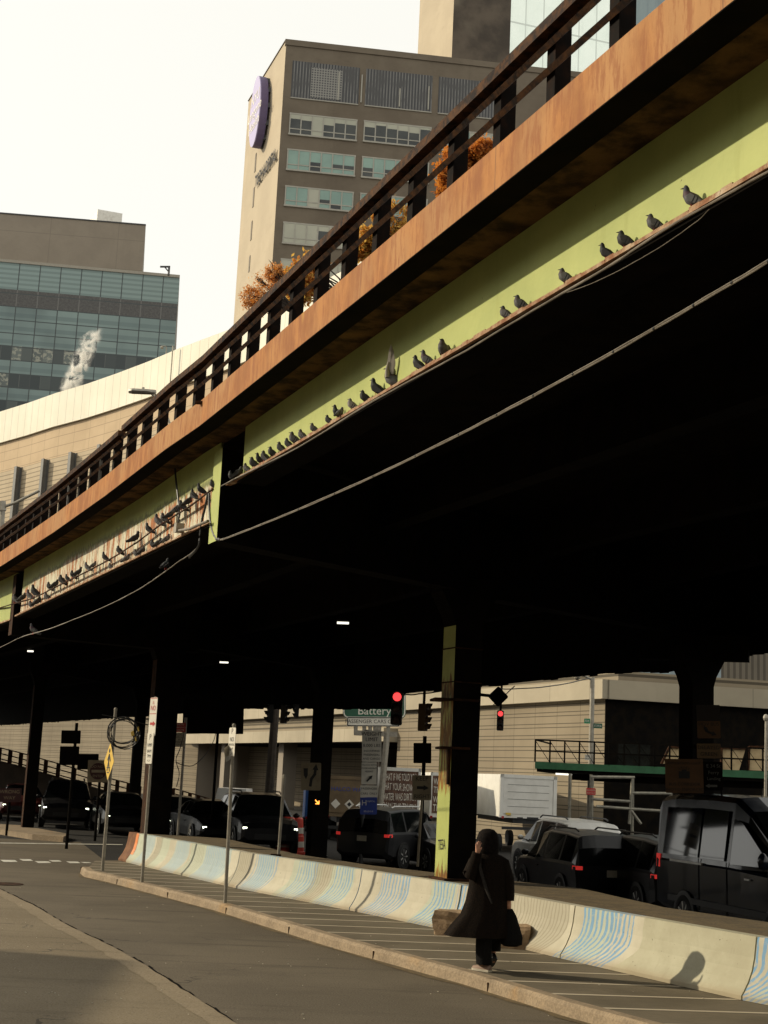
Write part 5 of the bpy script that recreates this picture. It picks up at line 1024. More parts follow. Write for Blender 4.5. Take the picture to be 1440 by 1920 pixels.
def truck(name, lab, px, Y, wd, z0, z1, hdg, side, door, cab=None, L=5.0, group='trucks in the far traffic'):
    p = pl(px, Y); root = thing(name, lab, 'truck', p, R(90-hdg), group); b = MB(); z0 -= p.z; z1 -= p.z; b.box((L/2, 0, (z0+z1)/2), (L, wd, z1-z0)); o = b.build('box_body', side, root, False, False)
    b = MB(); b.box((-.02, 0, (z0+z1)/2+.02), (.05, wd*.86, (z1-z0)*.86)); d = b.build('rear_door', door, root, False, False)
    b = MB()
    for sg in (-1, 1): b.box((-.03, sg*wd*.465, (z0+z1)/2), (.08, wd*.06, z1-z0+.02))
    b.box((-.03, 0, z1-.06), (.08, wd, .14)); b.box((-.03, 0, z0+.03), (.1, wd, .12)); b.build('door_frame', side, root, False, False)
    b = MB(); b.box((L/2+.3, 0, z0-.14), (L+.5, wd*.5, .22)); b.box((-.1, 0, z0-.45), (.1, wd*.9, .12)); b.build('chassis', 'blackplastic', root, False, False)
    b = MB(); c = L+.05; b.loft([[V(c+x, y*wd*.46, z) for x, z in ((0, z0-.1), (1.9, z0-.15), (1.85, z0+.45), (1.0, z0+.7), (.75, z0+1.25), (0, z0+1.3))] for y in (-1, 1)]); b.build('cab', cab or side, root, False, False)
    for x in (.9, L+1.0):
        for y in (-wd*.46, wd*.46): wheel(root, x, y, .36, .24)
    for sg in (-1, 1): MB().box((-.08, sg*wd*.44, z0-.02), (.04, .10, .10)).build('tail_light', 'tailoff', root, False, False)
    M = Matrix.Translation((-.052, 0, (z0+z1)/2)) @ Matrix(((0, 0, -1, 0), (-1, 0, 0, 0), (0, 1, 0, 0), (0, 0, 0, 1)))
    return root, d, M, z0, z1
# white box truck with a roll-up door
r, d, M, z0, z1 = truck('box_truck', 'white box truck with a roll up rear door right of the green column', 990, 61, 2.5, zg(61)+1.45, 2.80, -10, 'tr_white', 'tr_white', L=5.5)
b = MB()
for i in range(1, 5): z = z0+(z1-z0)*(.08+.86*i/5); b.box((-.048, 0, z), (.012, 1.8, .012))
b.build('door_seam', 'darkgrey', d, False, False)
b = MB(); b.box((-.06, -.2, z0-.02), (.05, .5, .10)); b.box((-.06, .35, z0-.03), (.05, .25, .08)); b.build('latch', 'ink', d, False, False); MB().box((-.075, .86, z0+.10), (.01, .22, .14)).build('placard', 'yellow', r, False, False)
# slogan truck
def slogan(px, Y, lab, txt, side, wd, z1, ink_):
    r, d, M, z0, z1 = truck('slogan_truck', lab, px, Y, wd, zg(Y)+1.3, z1, -4, 'tr_white', side, 'tr_white', 4.2); b = MB()
    hh = (z1-z0); n = len(txt)
    for i, t in enumerate(txt):
        vs, fs = text_geo(t); mw = max(v.x for v in vs); k = wd*.40/mw; ky = hh*.86/n*.86
        Mx = M @ Matrix.Translation((0, hh*.40-(i+.5)*hh*.82/n, 0)) @ Matrix.Rotation(R(1.5*(-1)**i), 4, 'Z'); rnd = random.Random(i)
        b.mesh([Mx @ V(v.x*k, v.y*ky*1.15+.015*math.sin(v.x*9), .006) for v in vs], fs)
    b.build('lettering', ink_, d, False, False); return r
slogan(748, 60, 'small truck with a muddy rear panel painted with white slogan lettering', ["WHAT IF WE TOLD YOU", "THAT YOUR SHOWER", "WATER WAS DIRTIER", "THAN THIS TRUCK?"], 'mud', 1.75, 2.86, 'signwhite')
slogan(838, 62, 'second slogan truck with a paler rear panel, cut off by the green column', ["WHAT IF WE", "THAT YOUR", "WATER WAS", "THAN THIS"], 'mud', 1.5, 2.75, 'signwhite')
# placarded trailer and blue truck
r, d, M, z0, z1 = truck('placarded_trailer', 'brown trailer with diamond hazard placards on its rear doors', 655, 58, 1.9, zg(58)+1.25, 2.42, -6, 'tr_brown', 'tr_brown', 'tr_blue', 6)
b = MB(); b.text("HALCO WASH", M @ Matrix.Translation((0, (z1-z0)*.17, 0)), .23); b.build('lettering', 'blue', d, False, False)
b = MB(); b2 = MB()
for i, x in enumerate((-.55, .0, .5)):
    Md = M @ Matrix.Translation((x, -(z1-z0)*.20, 0)) @ Matrix.Rotation(pi/4, 4, 'Z'); b.obox(Md, (.27, .27, .014)); 
    if i: b2.obox(Md @ Matrix.Translation((0, 0, .012)), (.13, .13, .01))
pp = b.build('hazard_placard', 'signwhite', d, False, False); b2.build('placard_symbol', 'ink', pp, False, False)
b = MB(); b.text("XXV", M @ Matrix.Translation((.25, -(z1-z0)*.37, 0)), .16); b.build('scrawl', 'yellow', d, False, False)
r, d, M, z0, z1 = truck('blue_truck', 'bright blue truck partly hidden behind the centre column', 605, 63, 1.5, zg(63)+1.0, 2.35, -4, 'tr_blue', 'tr_blue', 'tr_blue', 4)
b = MB(); b.text("38", M @ Matrix.Translation((.42, 0, 0)), .4); b.build('lettering', 'signwhite', d, False, False)
# loaded pickup in the garage mouth
p = pl(438, 60); r = thing('utility_truck', 'pale utility truck roof showing above the black SUV', 'truck', p, 0, 'trucks in the far traffic'); k = 60/F; zt = at(438, 1478, 60).z-p.z
b = MB(); b.loft([[V(s_*w_*k*30, y, z) for s_, z in ((-1, zt*.35), (-1, zt*.8), (-.9, zt), (.9, zt), (1, zt*.8), (1, zt*.35))] for y, w_ in ((-1.0, .95), (0, 1), (1.6, 1))]); b.build('cab', 'tr_white', r, False, False); MB().box((.15, -1.02, zt*.84), (.6, .03, .10)).build('roof_sign', 'red', r, False, False); MB().box((0, -1.03, zt*.58), (1.1, .03, .4)).build('windscreen', 'glass', r, False, False)
for x in (-.55, .55): wheel(r, x, .0, .3, .2)
# work-zone barrels
def barrel(lab, px, Y, sc_=1):
    r = thing('traffic_barrel', lab, 'traffic barrel', pl(px, Y), 0, 'work zone barrels'); r.scale = (sc_,)*3; b = MB(); b.lathe([(.33, 0), (.33, .07), (.29, .09), (.27, .5), (.25, .52), (.22, .98), (.18, 1.02), (.05, 1.03)], n=20); b.build('drum', 'yorange', r, True, False); b = MB()
    for z0_, z1_, ra, rb in ((.2, .36, .289, .281), (.58, .74, .252, .242)): b.lathe([(ra, z0_), (rb, z1_)], n=20)
    b.build('reflective_band', 'signwhite', r, True, False)
    b = MB(); b.beam((-.08, 0, 1.06), (.08, 0, 1.06), .03, .06); b.build('handle', 'ink', r, False, False)
barrel('orange and white barrel right of the short bare post', 541, 45, 1.1); barrel('orange and white barrel next to the centre column, second from the short post', 556, 45.6, 1.1)
r = thing('traffic_cone', 'small orange traffic cone on the dark road by the trailer', 'traffic cone', pl(608, 46)); MB().lathe([(.16, .03), (.13, .05), (.03, .62), (.02, .63)], n=14).build('cone_body', 'yorange', r, True, False); MB().box((0, 0, .015), (.4, .4, .03)).build('cone_base', 'ink', r, False, False)
# ------------------------------------------------------------------ signs and poles
def pole(b, p, top, r=.03, n=8): b.tube([p, top], r, n)
def signpost(name, lab, foot, top, foot_z, cat='sign post', r=.032, m='galv', Y=None, group=None):
    p = onz(foot[0], foot[1], foot_z); t = at(top[0], top[1], p.y); root = thing(name, lab, cat, p, 0, group); MB().tube([p, t], r, 10).build('post', m, root); MB().sphere(t, r*1.15, 8, 6).build('post_cap', m, root); return root, p, t
def panel(root, nm, c, f, w_, h, m, rot=0, back='galv', rad=.03, th=.006):
    M = face_M(c, f) @ Matrix.Rotation(R(rot), 4, 'Z'); b = MB(); b.prism(rrect(w_, h, rad), M, -th); o = b.build(nm, m, root); return o, M
def wrt(o, M, lines, m, sx=1): 
    b = MB()
    for t, x, y, sz in lines: b.text(t, M @ Matrix.Translation((x, y, 0)), sz, 0, sx, .003)
    return b.build('lettering', m, o)
def arrow(b, M, pts, wd=.05, hd=.14, z=.004):
    pts = [V(x, y, 0) for x, y in pts]
    for a, c in zip(pts[:-1], pts[1:]): t = (c-a).normalized(); n = V(-t.y, t.x, 0); c2 = c+t*wd*.3; b.face([M @ (q+V(0, 0, z)) for q in (a+n*wd/2, c2+n*wd/2, c2-n*wd/2, a-n*wd/2)])
    t = (pts[-1]-pts[-2]).normalized(); n = V(-t.y, t.x, 0); e = pts[-1]; b.face([M @ (q+V(0, 0, z+.001)) for q in (e+n*hd/2, e+t*hd, e-n*hd/2)])
# yellow crossing sign, seen almost edge on
r, p, t = signpost('crossing_sign_post', 'bare leaning pole carrying a yellow pedestrian diamond sign', (192, 1633), (217, 1330), .14, r=.036)
c = at(205, 1428, p.y)+V(0, -.05, 0); vdir = tocam(c).xy; base = math.atan2(vdir.y, vdir.x); fa = base+R(-75); fv = V(math.cos(fa), math.sin(fa), 0)
o, M = panel(r, 'yellow_diamond', c, fv, .58, .58, 'yellow', 45, rad=.04); M = face_M(c, fv); b = MB()
b.prism([(.05*math.cos(2*pi*k/12), .27+.05*math.sin(2*pi*k/12)-.03) for k in range(12)], M @ Matrix.Translation((0, 0, .003)), .002)
for q in ([(0, .17), (-.02, -.02)], [(-.02, 0), (.10, -.20)], [(-.02, 0), (-.10, -.19)], [(0, .15), (.11, .02)], [(0, .15), (-.10, .04)]): arrow(b, M, q, .06, .005)
for y in (-.13, -.24): b.obox(M @ Matrix.Translation((0, y, .004)), (.28 if y > -.2 else .2, .018, .002))
b.build('walking_figure', 'ink', o); b = MB(); b.prism([(x, y) for x, y in rrect(.60, .60, .04)], face_M(c-fv*.004, fv) @ Matrix.Rotation(R(45), 4, 'Z'), -.004); b.build('sign_back', 'galv', o)
# no stopping pole
r, p, t = signpost('parking_sign_post', 'pole with a tall white and red regulation sign, second from the left', (266, 1655), (292, 1309), .14)
def edge_on(c, deg): v = tocam(c).xy; a = math.atan2(v.y, v.x)+R(deg); return V(math.cos(a), math.sin(a), 0)
c = at(287, 1344, p.y)+V(0, -.04, 0); fv = edge_on(c, -62); o, M = panel(r, 'white_sign', c, fv, .30, .78, 'signwhite')
for y_ in (.375, .06): MB().obox(M @ Matrix.Translation((0, y_, .002)), (.27, .013, .002)).build('red_rule', 'red', o)
b = MB(); arrow(b, M, [(-.09, -.14), (.03, -.14)], .05, .11); b.build('arrow', 'red', o); b = MB(); b.text("A", M @ Matrix.Translation((0, .28, .002)), .10); b.text("NO", M @ Matrix.Translation((0, .17, .002)), .14); b.build('lettering', 'red', o)
c = at(281, 1403, p.y)+V(0, -.04, 0); o, M = panel(r, 'lower_sign', c, fv, .26, .62, 'signwhite'); wrt(o, M, [("P", 0, .22, .16), ("HMP", 0, .06, .10), ("8AM", 0, -.06, .09), ("7PM", 0, -.16, .09), ("<->", 0, -.25, .08)], 'ink')
# third pole
r, p, t = signpost('parking_sign_post', 'pole with a narrow white parking sign, nearest to the camera', (422, 1694), (439, 1360), .14)
c = at(435, 1391, p.y)+V(0, -.04, 0); fv = edge_on(c, -66); o, M = panel(r, 'white_sign', c, fv, .28, .50, 'signwhite'); wrt(o, M, [("P", 0, .18, .14), ("NO", 0, .04, .11), ("PARKING", 0, -.05, .06), ("ANY", 0, -.13, .08), ("->", 0, -.21, .09)], 'ink')
c2 = at(430, 1412, p.y)+V(-.02, .05, 0); fv2 = edge_on(c2, 60); o, M = panel(r, 'rear_sign', c2, fv2, .26, .26, 'galv', 20)
# short bare post on the barrier
r, p, t = signpost('bare_post', 'short bare leaning steel post on top of the barrier', (522, 1606), (533, 1455), .80, r=.03); MB().box(p+V(-.05, 0, .02), (.2, .12, .05)).build('post_clamp', 'rustdark', r)
# dark pole with sign backs at the left
def dpost(name, lab, px, Y, z1px, signs, m='black', r=.045):
    p = pl(px, Y); t = at(px, z1px, Y); root = thing(name, lab, 'sign post', p); MB().tube([p, V(p.x, Y, t.z)], r, 8).build('post', m, root)
    for (x, y, w_, h, mm, txt) in signs:
        c = at(x, y, Y-.08); k = Y/F; o, M = panel(root, 'sign_panel', c, tocam(c).xy, w_*k, h*k, mm, 2, 'black', .02)
        if txt: wrt(o, M, [(a, xx*k, yy*k, sz*k) for a, xx, yy, sz in txt[0]], txt[1])
    return root
dpost('sign_back_post', 'dark pole with two black sign backs in silhouette at the left', 132, 42, 1355, [(133, 1382, 35, 24, 'black', None), (130, 1417, 35, 34, 'black', None)])
r = dpost('wrong_way_post', 'dim do not enter sign with a white bar behind the yellow crossing sign', 184, 47, 1425, [(184, 1446, 38, 40, 'signtan', None), (165, 1428, 38, 28, 'black', None)], 'black')
c = at(184, 1446, 46.85); M = face_M(c, tocam(c).xy) @ Matrix.Rotation(R(2), 4, 'Z'); k = 47/F; b = MB(); b.prism([(15*k*math.cos(2*pi*i/24), 15*k*math.sin(2*pi*i/24)) for i in range(24)], M, .004); o = b.build('red_disc', mat('dim red', (.06, .012, .01), (.05, .01, .008)), r); b = MB(); b.obox(M @ Matrix.Translation((0, 0, .008)), (24*k, 5*k, .004)); b.text("DO NOT", M @ Matrix.Translation((0, 8*k, .004)), 6.5*k); b.text("ENTER", M @ Matrix.Translation((0, -9*k, .004)), 6.5*k); b.build('lettering', 'signtan', o)
dpost('wrong_way_sign', 'dim dark red wrong way sign low at the left picture edge', 18, 48, 1478, [(18, 1491, 42, 25, mat('dim maroon', (.05, .012, .01), (.04, .01, .008)), ([("WRONG", 0, 6, 9), ("WAY", 0, -5, 9)], 'signtan'))])
dpost('route_sign_post', 'red emergency route sign above a white permit sign on one post', 338, 44, 1345, [(338, 1364, 20, 17, 'red', ([("SNOW", 0, 5, 4.6), ("EMERGENCY", 0, 0, 3.6), ("ROUTE", 0, -5, 4.6)], 'signwhite')), (337, 1387, 19, 26, 'signdim', ([("ROAD", 0, 9, 5), ("SERVICE", 0, 4.5, 4.4), ("BY", 0, 0, 5), ("PERMIT", 0, -4.6, 4.8), ("ONLY", 0, -9.2, 5)], 'ink'))], 'galv', .04)
r = dpost('highway_sign_back', 'big dark back of a highway sign hanging below the deck', 400, 46, 1300, [(400, 1344, 112, 62, 'black', None)]); 
# keep right cluster, weight limit cluster
r = dpost('keep_right_post', 'dark post with a black square sign back over a dim keep right sign', 792, 34, 1380, [(792, 1412, 33, 37, 'black', None), (791, 1477, 35, 45, 'signtan', ([("KEEP", 0, 16, 11), ("RIGHT", 0, -16, 10)], 'ink'))])
c = at(791, 1477, 33.9); M = face_M(c, tocam(c).xy); k = 34/F; b = MB(); arrow(b, M, [(-9*k, 0), (3*k, 0)], 5*k, 10*k); b.build('arrow', 'ink', r.children[-1])
b = MB(); b.tube([at(791, 1500, 33.95), at(783, 1625, 33.95)], .03); b.build('striped_tube', 'signtan', r)
r = dpost('weight_limit_post', 'tall sign stack reading weight limit and passenger cars only', 682, 44, 1368, [(697, 1399, 36, 57, 'signwhite', ([("WEIGHT", 0, 22, 10), ("LIMIT", 0, 12, 10), ("8,000 LBS", 0, 1, 8), ("INCLUDING", 0, -9, 5.4), ("PASSENGERS", 0, -16, 5.2), ("AND CARGO", 0, -23, 5.4)], 'ink')), (692, 1450, 28, 40, 'signwhite', ([("TRUCKS WITH", 0, 15, 4.2), ("OVERWEIGHT", 0, 9, 4.4), ("PERMIT", 0, 3, 4.8)], 'ink')), (692, 1484, 32, 22, 'signwhite', ([("PASSENGER", 0, 5, 5.6), ("CARS  ONLY", 0, -4, 5.4)], 'ink')), (691, 1511, 31, 31, 'blue', ([("H", -8, 5, 14), ("OSPITAL", 5, 8, 4), ("BELLEVUE", 0, -10, 4)], 'signwhite'))], 'darkgrey', .06)
c = at(692, 1460, 43.9); M = face_M(c, tocam(c).xy); k = 44/F; b = MB(); arrow(b, M, [(-4*k, -5*k), (1.5*k, 1*k)], 3*k, 7*k); b.build('arrow', 'ink', r.children[2])
# gantry sign
Yg = 58; p = at(702, 1330, Yg); k = Yg/F; r = thing('gantry_sign', 'green overhead highway sign reading Battery above a passenger cars only plate', 'road sign', V(p.x, Yg, zg(Yg)))
o, M = panel(r, 'green_panel', at(702, 1310, Yg), tocam(p).xy, 117*k, 74*k, 'gsign', 2.2, rad=10*k); b = MB()
for a, c in zip(rrect(113*k, 70*k, 9*k), rrect(113*k, 70*k, 9*k)[1:]+rrect(113*k, 70*k, 9*k)[:1]): b.beam(M @ V(a[0], a[1], .004), M @ V(c[0], c[1], .004), .05, .05)
b.build('white_border', 'signwhite', o); wrt(o, M, [("Battery", 0, -23*k, 21*k), ("BROOKLYN", 0, 18*k, 12*k)], 'signwhite')
o, M = panel(r, 'white_plate', at(700, 1353, Yg-.1), tocam(p).xy, 98*k, 18*k, 'signwhite', 2.2); b = MB()
for a, c in zip(rrect(95*k, 15*k, .03), rrect(95*k, 15*k, .03)[1:]+rrect(95*k, 15*k, .03)[:1]): b.beam(M @ V(a[0], a[1], .003), M @ V(c[0], c[1], .003), .03, .03)
b.build('black_border', 'ink', o); wrt(o, M, [("PASSENGER CARS ONLY", 0, 0, 9.6*k)], 'ink')
b = MB(); b.beam(at(664, 1374, Yg), at(745, 1377, Yg), .12, .2)
b.tube([at(726, 1374, Yg), V(at(724, 1374, Yg).x-.2, Yg, zg(Yg))], .13, 10)
for px in (667, 683, 694, 703, 711, 728): b.beam(at(px, 1362, Yg), at(px, 1378, Yg), .16, .16)
b.build('gantry_frame', 'galv', r)
# arrow shield sign on the centre column
r = thing('divided_road_sign', 'dim divided road sign with a bent arrow on the centre column', 'road sign', at(583, 1456, 39.5)); c = r.location; k = 39.5/F; o, M = panel(r, 'sign_panel', c, tocam(c).xy, 37*k, 50*k, 'signtan', 2); b = MB(); arrow(b, M, [(-1*k, -18*k), (1*k, -4*k), (7*k, 4*k), (8*k, 12*k)], 5*k, 11*k); b.prism([(-14*k, 15*k), (-6*k, 15*k), (-6*k, 2*k), (-9*k, -5*k), (-13*k, 2*k)], M @ Matrix.Translation((0, 0, .003)), .002); b.build('bent_arrow', 'ink', o)
MB().beam(V(c.x, c.y+.05, c.z), V(c22.x, c22.y-.2, c.z), .06, .06).build('bracket', 'black', r)
r = thing('arrow_lamp', 'small lit orange arrow signal low on the centre column', 'signal', at(594, 1503, 39.5)); c = r.location; M = face_M(c, tocam(c).xy); b = MB(); arrow(b, M, [(-3*k, 3*k), (1.5*k, -1.5*k)], 2*k, 5*k); b.obox(M @ Matrix.Translation((1*k, -4*k, .003)), (7*k, 1.5*k, .003)); b.obox(M @ Matrix.Translation((4*k, -1*k, .003)), (1.5*k, 6*k, .003)); b.build('lit_arrow', 'amber', r); MB().prism(rrect(12*k, 13*k, .02), M, -.12).build('signal_box', 'black', r)
# signs on the right hand column
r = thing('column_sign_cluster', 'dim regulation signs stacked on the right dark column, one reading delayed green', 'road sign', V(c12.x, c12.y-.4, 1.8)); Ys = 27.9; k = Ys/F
def cs(nm, px, py, w_, h, m, lines, ink_='ink', rot=2): c = at(px, py, Ys); o, M = panel(r, nm, c, tocam(c).xy, w_*k, h*k, m, rot, rad=.02); wrt(o, M, [(a, x*k, y*k, s*k) for a, x, y, s in lines], ink_); return o, M
MT['dimo'] = mat('dim orange sign', (.13, .062, .022), (.10, .048, .017)); MT['dimw'] = mat('very dim sign', (.17, .105, .045), (.14, .085, .036)); MT['dimg'] = mat('dim grey lettering', (.12, .115, .10))  # low light under the deck is mixed into these sign colours
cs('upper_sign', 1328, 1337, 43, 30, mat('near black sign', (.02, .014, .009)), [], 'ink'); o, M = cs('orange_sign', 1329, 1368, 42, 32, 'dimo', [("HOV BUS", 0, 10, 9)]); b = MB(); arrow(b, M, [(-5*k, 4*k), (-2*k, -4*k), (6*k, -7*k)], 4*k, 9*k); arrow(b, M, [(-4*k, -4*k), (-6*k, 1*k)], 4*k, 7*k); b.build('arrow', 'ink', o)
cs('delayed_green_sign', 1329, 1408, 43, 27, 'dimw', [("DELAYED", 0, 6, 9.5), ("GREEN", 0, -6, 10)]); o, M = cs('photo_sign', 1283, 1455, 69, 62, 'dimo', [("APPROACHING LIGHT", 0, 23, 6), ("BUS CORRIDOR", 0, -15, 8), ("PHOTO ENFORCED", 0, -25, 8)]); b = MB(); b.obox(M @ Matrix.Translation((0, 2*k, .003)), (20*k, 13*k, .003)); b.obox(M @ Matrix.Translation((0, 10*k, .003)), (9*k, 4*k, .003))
for a in (50, 70, 90, 110, 130): b.obox(M @ Matrix.Translation((13*k*math.cos(R(a)), 4*k+12*k*math.sin(R(a)), .003)) @ Matrix.Rotation(R(a), 4, 'Z'), (4*k, 1*k, .002))
b.build('camera_symbol', 'ink', o)
o, M = cs('street_direction_sign', 1336, 1455, 36, 52, 'black', [("E 34 St", 2, 18, 9), ("Ferry", 2, 6, 9), ("Landing", 2, -5, 8)], 'dimg'); b = MB(); arrow(b, M, [(8*k, -18*k), (-6*k, -18*k)], 4*k, 8*k); b.build('arrow', 'dimg', o)
b = MB(); b.tube([at(1353, 1430, Ys+.1), V(*at(1353, 1510, Ys+.1))], .02); b.beam(at(1300, 1400, Ys+.2), at(1350, 1402, Ys+.2), .08, .08); b.build('sign_bracket', 'black', r)
# ------------------------------------------------------------------ signals
def signal(lab, px, py, Y, hp, f, lit=None, hang=None, m='blackplastic', name='traffic_signal', n=3, group='traffic signals'):
    c = at(px, py, Y); k = Y/F; h = hp*k; root = thing(name, lab, 'traffic signal', c, 0, group); M = face_M(c, f); b = MB(); wd = h*.34; b.prism(rrect(wd, h, wd*.15), M @ Matrix.Translation((0, 0, -wd*.45)), wd*.8); b.build('housing', m, root)
    for i in range(n):
        z = h/2-h/n*(i+.5); Mi = M @ Matrix.Translation((0, z, wd*.36)); MB().lathe([(wd*.38, 0), (wd*.36, .02), (wd*.2, .035), (.005, .04)], Mi, 14).build('lens', 'sigred' if lit == i else 'sigoff', root); b = MB(); rr0 = []
        for q in range(11):
            a = R(-20+220*q/10); rr0.append((math.cos(a)*wd*.43, math.sin(a)*wd*.43))
        b.loft([[Mi @ V(x, y, 0) for x, y in rr0], [Mi @ V(x, y, wd*.62*(.5+.5*max(y, 0)/(wd*.43))) for x, y in rr0]], 0, False, False); b.loft([[Mi @ V(x*.94, y*.94, 0) for x, y in rr0], [Mi @ V(x*.94, y*.94, wd*.62*(.5+.5*max(y, 0)/(wd*.43))) for x, y in rr0]], 0, False, False); b.build('visor', m, root)
    if hang: b = MB(); b.tube([M @ V(0, h/2, 0), at(hang[0], hang[1], Y)], .035); b.build('hanger', 'black', root)
    return root
side = V(.9, -.35, 0)
signal('signal with yellow-brown visors hanging in profile before the pale parapet', 794, 1345, 36, 50, side, None, (796, 1296), mat('dull yellow signal casing', (.10, .055, .015), (.06, .03, .01)), n=4)
signal('signal showing red in front of the green overhead sign', 744, 1328, 40, 62, V(-.05, -1, 0), 0, (744, 1280))
signal('small hanging signal showing red right of the green column', 938, 1351, 44, 37, V(-.1, -1, 0), 0, (941, 1280))
signal('black signal in silhouette, left of a facing pair', 506, 1338, 40, 34, V(-.95, -.3, 0), None, (506, 1290)); signal('black signal in silhouette, right of a facing pair', 533, 1339, 40, 34, V(.95, -.3, 0), None, (533, 1290)); signal('black signal in silhouette near the centre column', 556, 1333, 40, 24, V(-.95, -.3, 0), None, (560, 1290))
p = at(845, 1318, 24.4); r = thing('signal_cabinet', 'black signal box strapped to the left of the green column', 'signal box', p); MB().box(p, (.26, .2, .38), R(20)).build('cabinet', 'black', r); MB().beam(p+V(0, 0, .1), V(c11.x, c11.y, p.z+.1), .04, .04).build('bracket', 'black', r)
p = at(934, 1306, 24.8); r = thing('diamond_sign', 'dark diamond sign back poking out right of the green column', 'road sign', p); o, M = panel(r, 'sign_panel', p, V(-.2, -1, 0), .26, .26, 'black', 45); MB().beam(p+V(0, .02, 0), V(c11.x+.2, c11.y+.1, p.z), .05, .05).build('bracket', 'black', r)
# span wire
cable('signal_wire', [at(760, 1303, 40), at(800, 1300, 40), at(838, 1294, 40)], .02, 'dark span wire above the profile signal', 'blackplastic', 1, 2); cable('signal_wire', [at(930, 1292, 44), at(1000, 1290, 44), at(1060, 1282, 46), at(1105, 1272, 48)], .018, 'thin wire running from the red signal to the street lamp arm', 'blackplastic', 1, 2)
cable('signal_wire', [at(925, 1322, 44), at(945, 1305, 44), at(965, 1286, 44)], .018, 'short slanting wire behind the small red signal', 'blackplastic', 1, 2)
# ------------------------------------------------------------------ street lamp, shed, scaffold
Y = 50; p = pl(1106, Y); t = at(1111, 1270, Y); k = Y/F; r = thing('street_lamp', 'pale street lamp post with green street name signs by the scaffold', 'street lamp', p); MB().tube([p, t], [.12, .075], 10).build('pole', 'galv', r); MB().tube([t+V(0, 0, -.1), at(1098, 1268, Y), at(1083, 1264, Y)], .04).build('arm', 'galv', r); MB().sphere(at(1082, 1267, Y), (.12, .2, .16), 10, 6).build('lamp_head', 'galv', r)
for px, py, w_, m, tx in ((1101, 1352, 11, 'gsign2', "FDR"), (1121, 1361, 16, 'gsign', "E 34 St")): c = at(px, py, Y-.12); o, M = panel(r, 'name_plate', c, tocam(c).xy, w_*k, 9*k, m, 0, rad=.01); wrt(o, M, [(tx, 0, 0, 5.6*k)], 'signwhite', .8)
c = at(1102, 1420, Y-.12); o, M = panel(r, 'small_sign', c, tocam(c).xy, 11*k, 10*k, 'signwhite', rad=.01); wrt(o, M, [("ONE", 0, 2*k, 4*k), ("WAY", 0, -2.4*k, 4*k)], 'ink')
r = thing('sidewalk_shed', 'green sidewalk shed with open mesh railing and steel pipe legs', 'sidewalk shed', pl(1200, 49)); Y0 = 49
xa, xb, xc = at(1003, 1435, Y0), at(1222, 1440, Y0-1), at(1460, 1446, Y0-2); zt = lambda p, py: H+(0)
lo_, hi_ = at(1110, 1446, Y0).z, at(1110, 1433, Y0).z
b = MB(); A1, B1, C1 = V(xa.x, xa.y, 0), V(xb.x, xb.y, 0), V(xc.x, xc.y, 0); fd = (C1-A1).normalized(); fn = V(-fd.y, fd.x, 0)
def fbox(b, p, q, o0, o1, z0, z1, mi=0): 
    c = [p+fn*o0, q+fn*o0, q+fn*o1, p+fn*o1]; b.loft([[V(x.x, x.y, z0) for x in c], [V(x.x, x.y, z1) for x in c]], mi)
fbox(b, A1, C1, 0, .05, lo_, hi_); fbox(b, A1, A1+fd*.05, .06, 4, lo_, hi_); b.build('fascia_board', 'shedgreen', r); b = MB(); fbox(b, A1+fd*.06, C1, .06, 4, lo_-.1, lo_+.06); b.build('deck', 'black', r)
b = MB(); fbox(b, A1+fd*1.2, C1, .5, .62, lo_-.32, lo_-.11); fbox(b, A1+fd*1.2, C1, 3.2, 3.3, lo_-.32, lo_-.11); b.build('beam', 'black', r)
zr1 = at(1110, 1392, Y0).z; Lf = (C1-A1).length; b = MB(); n_ = 16
for i in range(n_+1): q = A1+fd*(Lf*i/n_); b.beam(V(q.x, q.y, hi_), V(q.x, q.y, zr1), .05, .05)
for z in (zr1, (zr1+hi_)/2): b.beam(A1+V(0, 0, z), C1+V(0, 0, z), .05, .05)
q0 = A1+fn*4
for z in (zr1,): b.beam(A1+V(0, 0, z), q0+V(0, 0, z), .05, .05)
for i in range(0, n_): q = A1+fd*(Lf*i/n_); q2 = A1+fd*(Lf*(i+1)/n_); b.beam(V(q.x, q.y, zr1-.03), V(q2.x, q2.y, hi_), .02, .02)
b.build('shed_railing', 'black', r)
wm = N('dark green mesh screen', .9); wm.b.inputs['Alpha'].default_value = .45; MT['screen'] = wm.out((.015, .02, .015)); b = MB(); b.face([A1+fd*1.6*2.4+fn*.1+V(0, 0, hi_), C1-fd*5.2+fn*.1+V(0, 0, hi_), C1-fd*5.2+fn*.1+V(0, 0, zr1), A1+fd*1.6*2.4+fn*.1+V(0, 0, zr1)]); b.build('mesh_screen', 'screen', r)
for px in (1068, 1108, 1186, 1258, 1432): q = at(px, 1500, Y0-.6); MB().tube([V(q.x, q.y, zg(q.y)), V(q.x, q.y, lo_-.12)], .055, 8).build('pipe_leg', 'pipe', r)
b = MB(); P_ = lambda px, py, dy=0: at(px, py, Y0-1.2+dy)
for a, c in (((1108, 1457), (1190, 1458)), ((1108, 1498), (1182, 1503)), ((1182, 1487), (1258, 1488)), ((1118, 1512), (1245, 1521)), ((1183, 1519), (1202, 1545)), ((1186, 1458), (1180, 1545)), ((1111, 1458), (1109, 1550))): b.tube([P_(*a), P_(*c)], .05, 8)
b.build('scaffold_pipe', 'pipe', r)
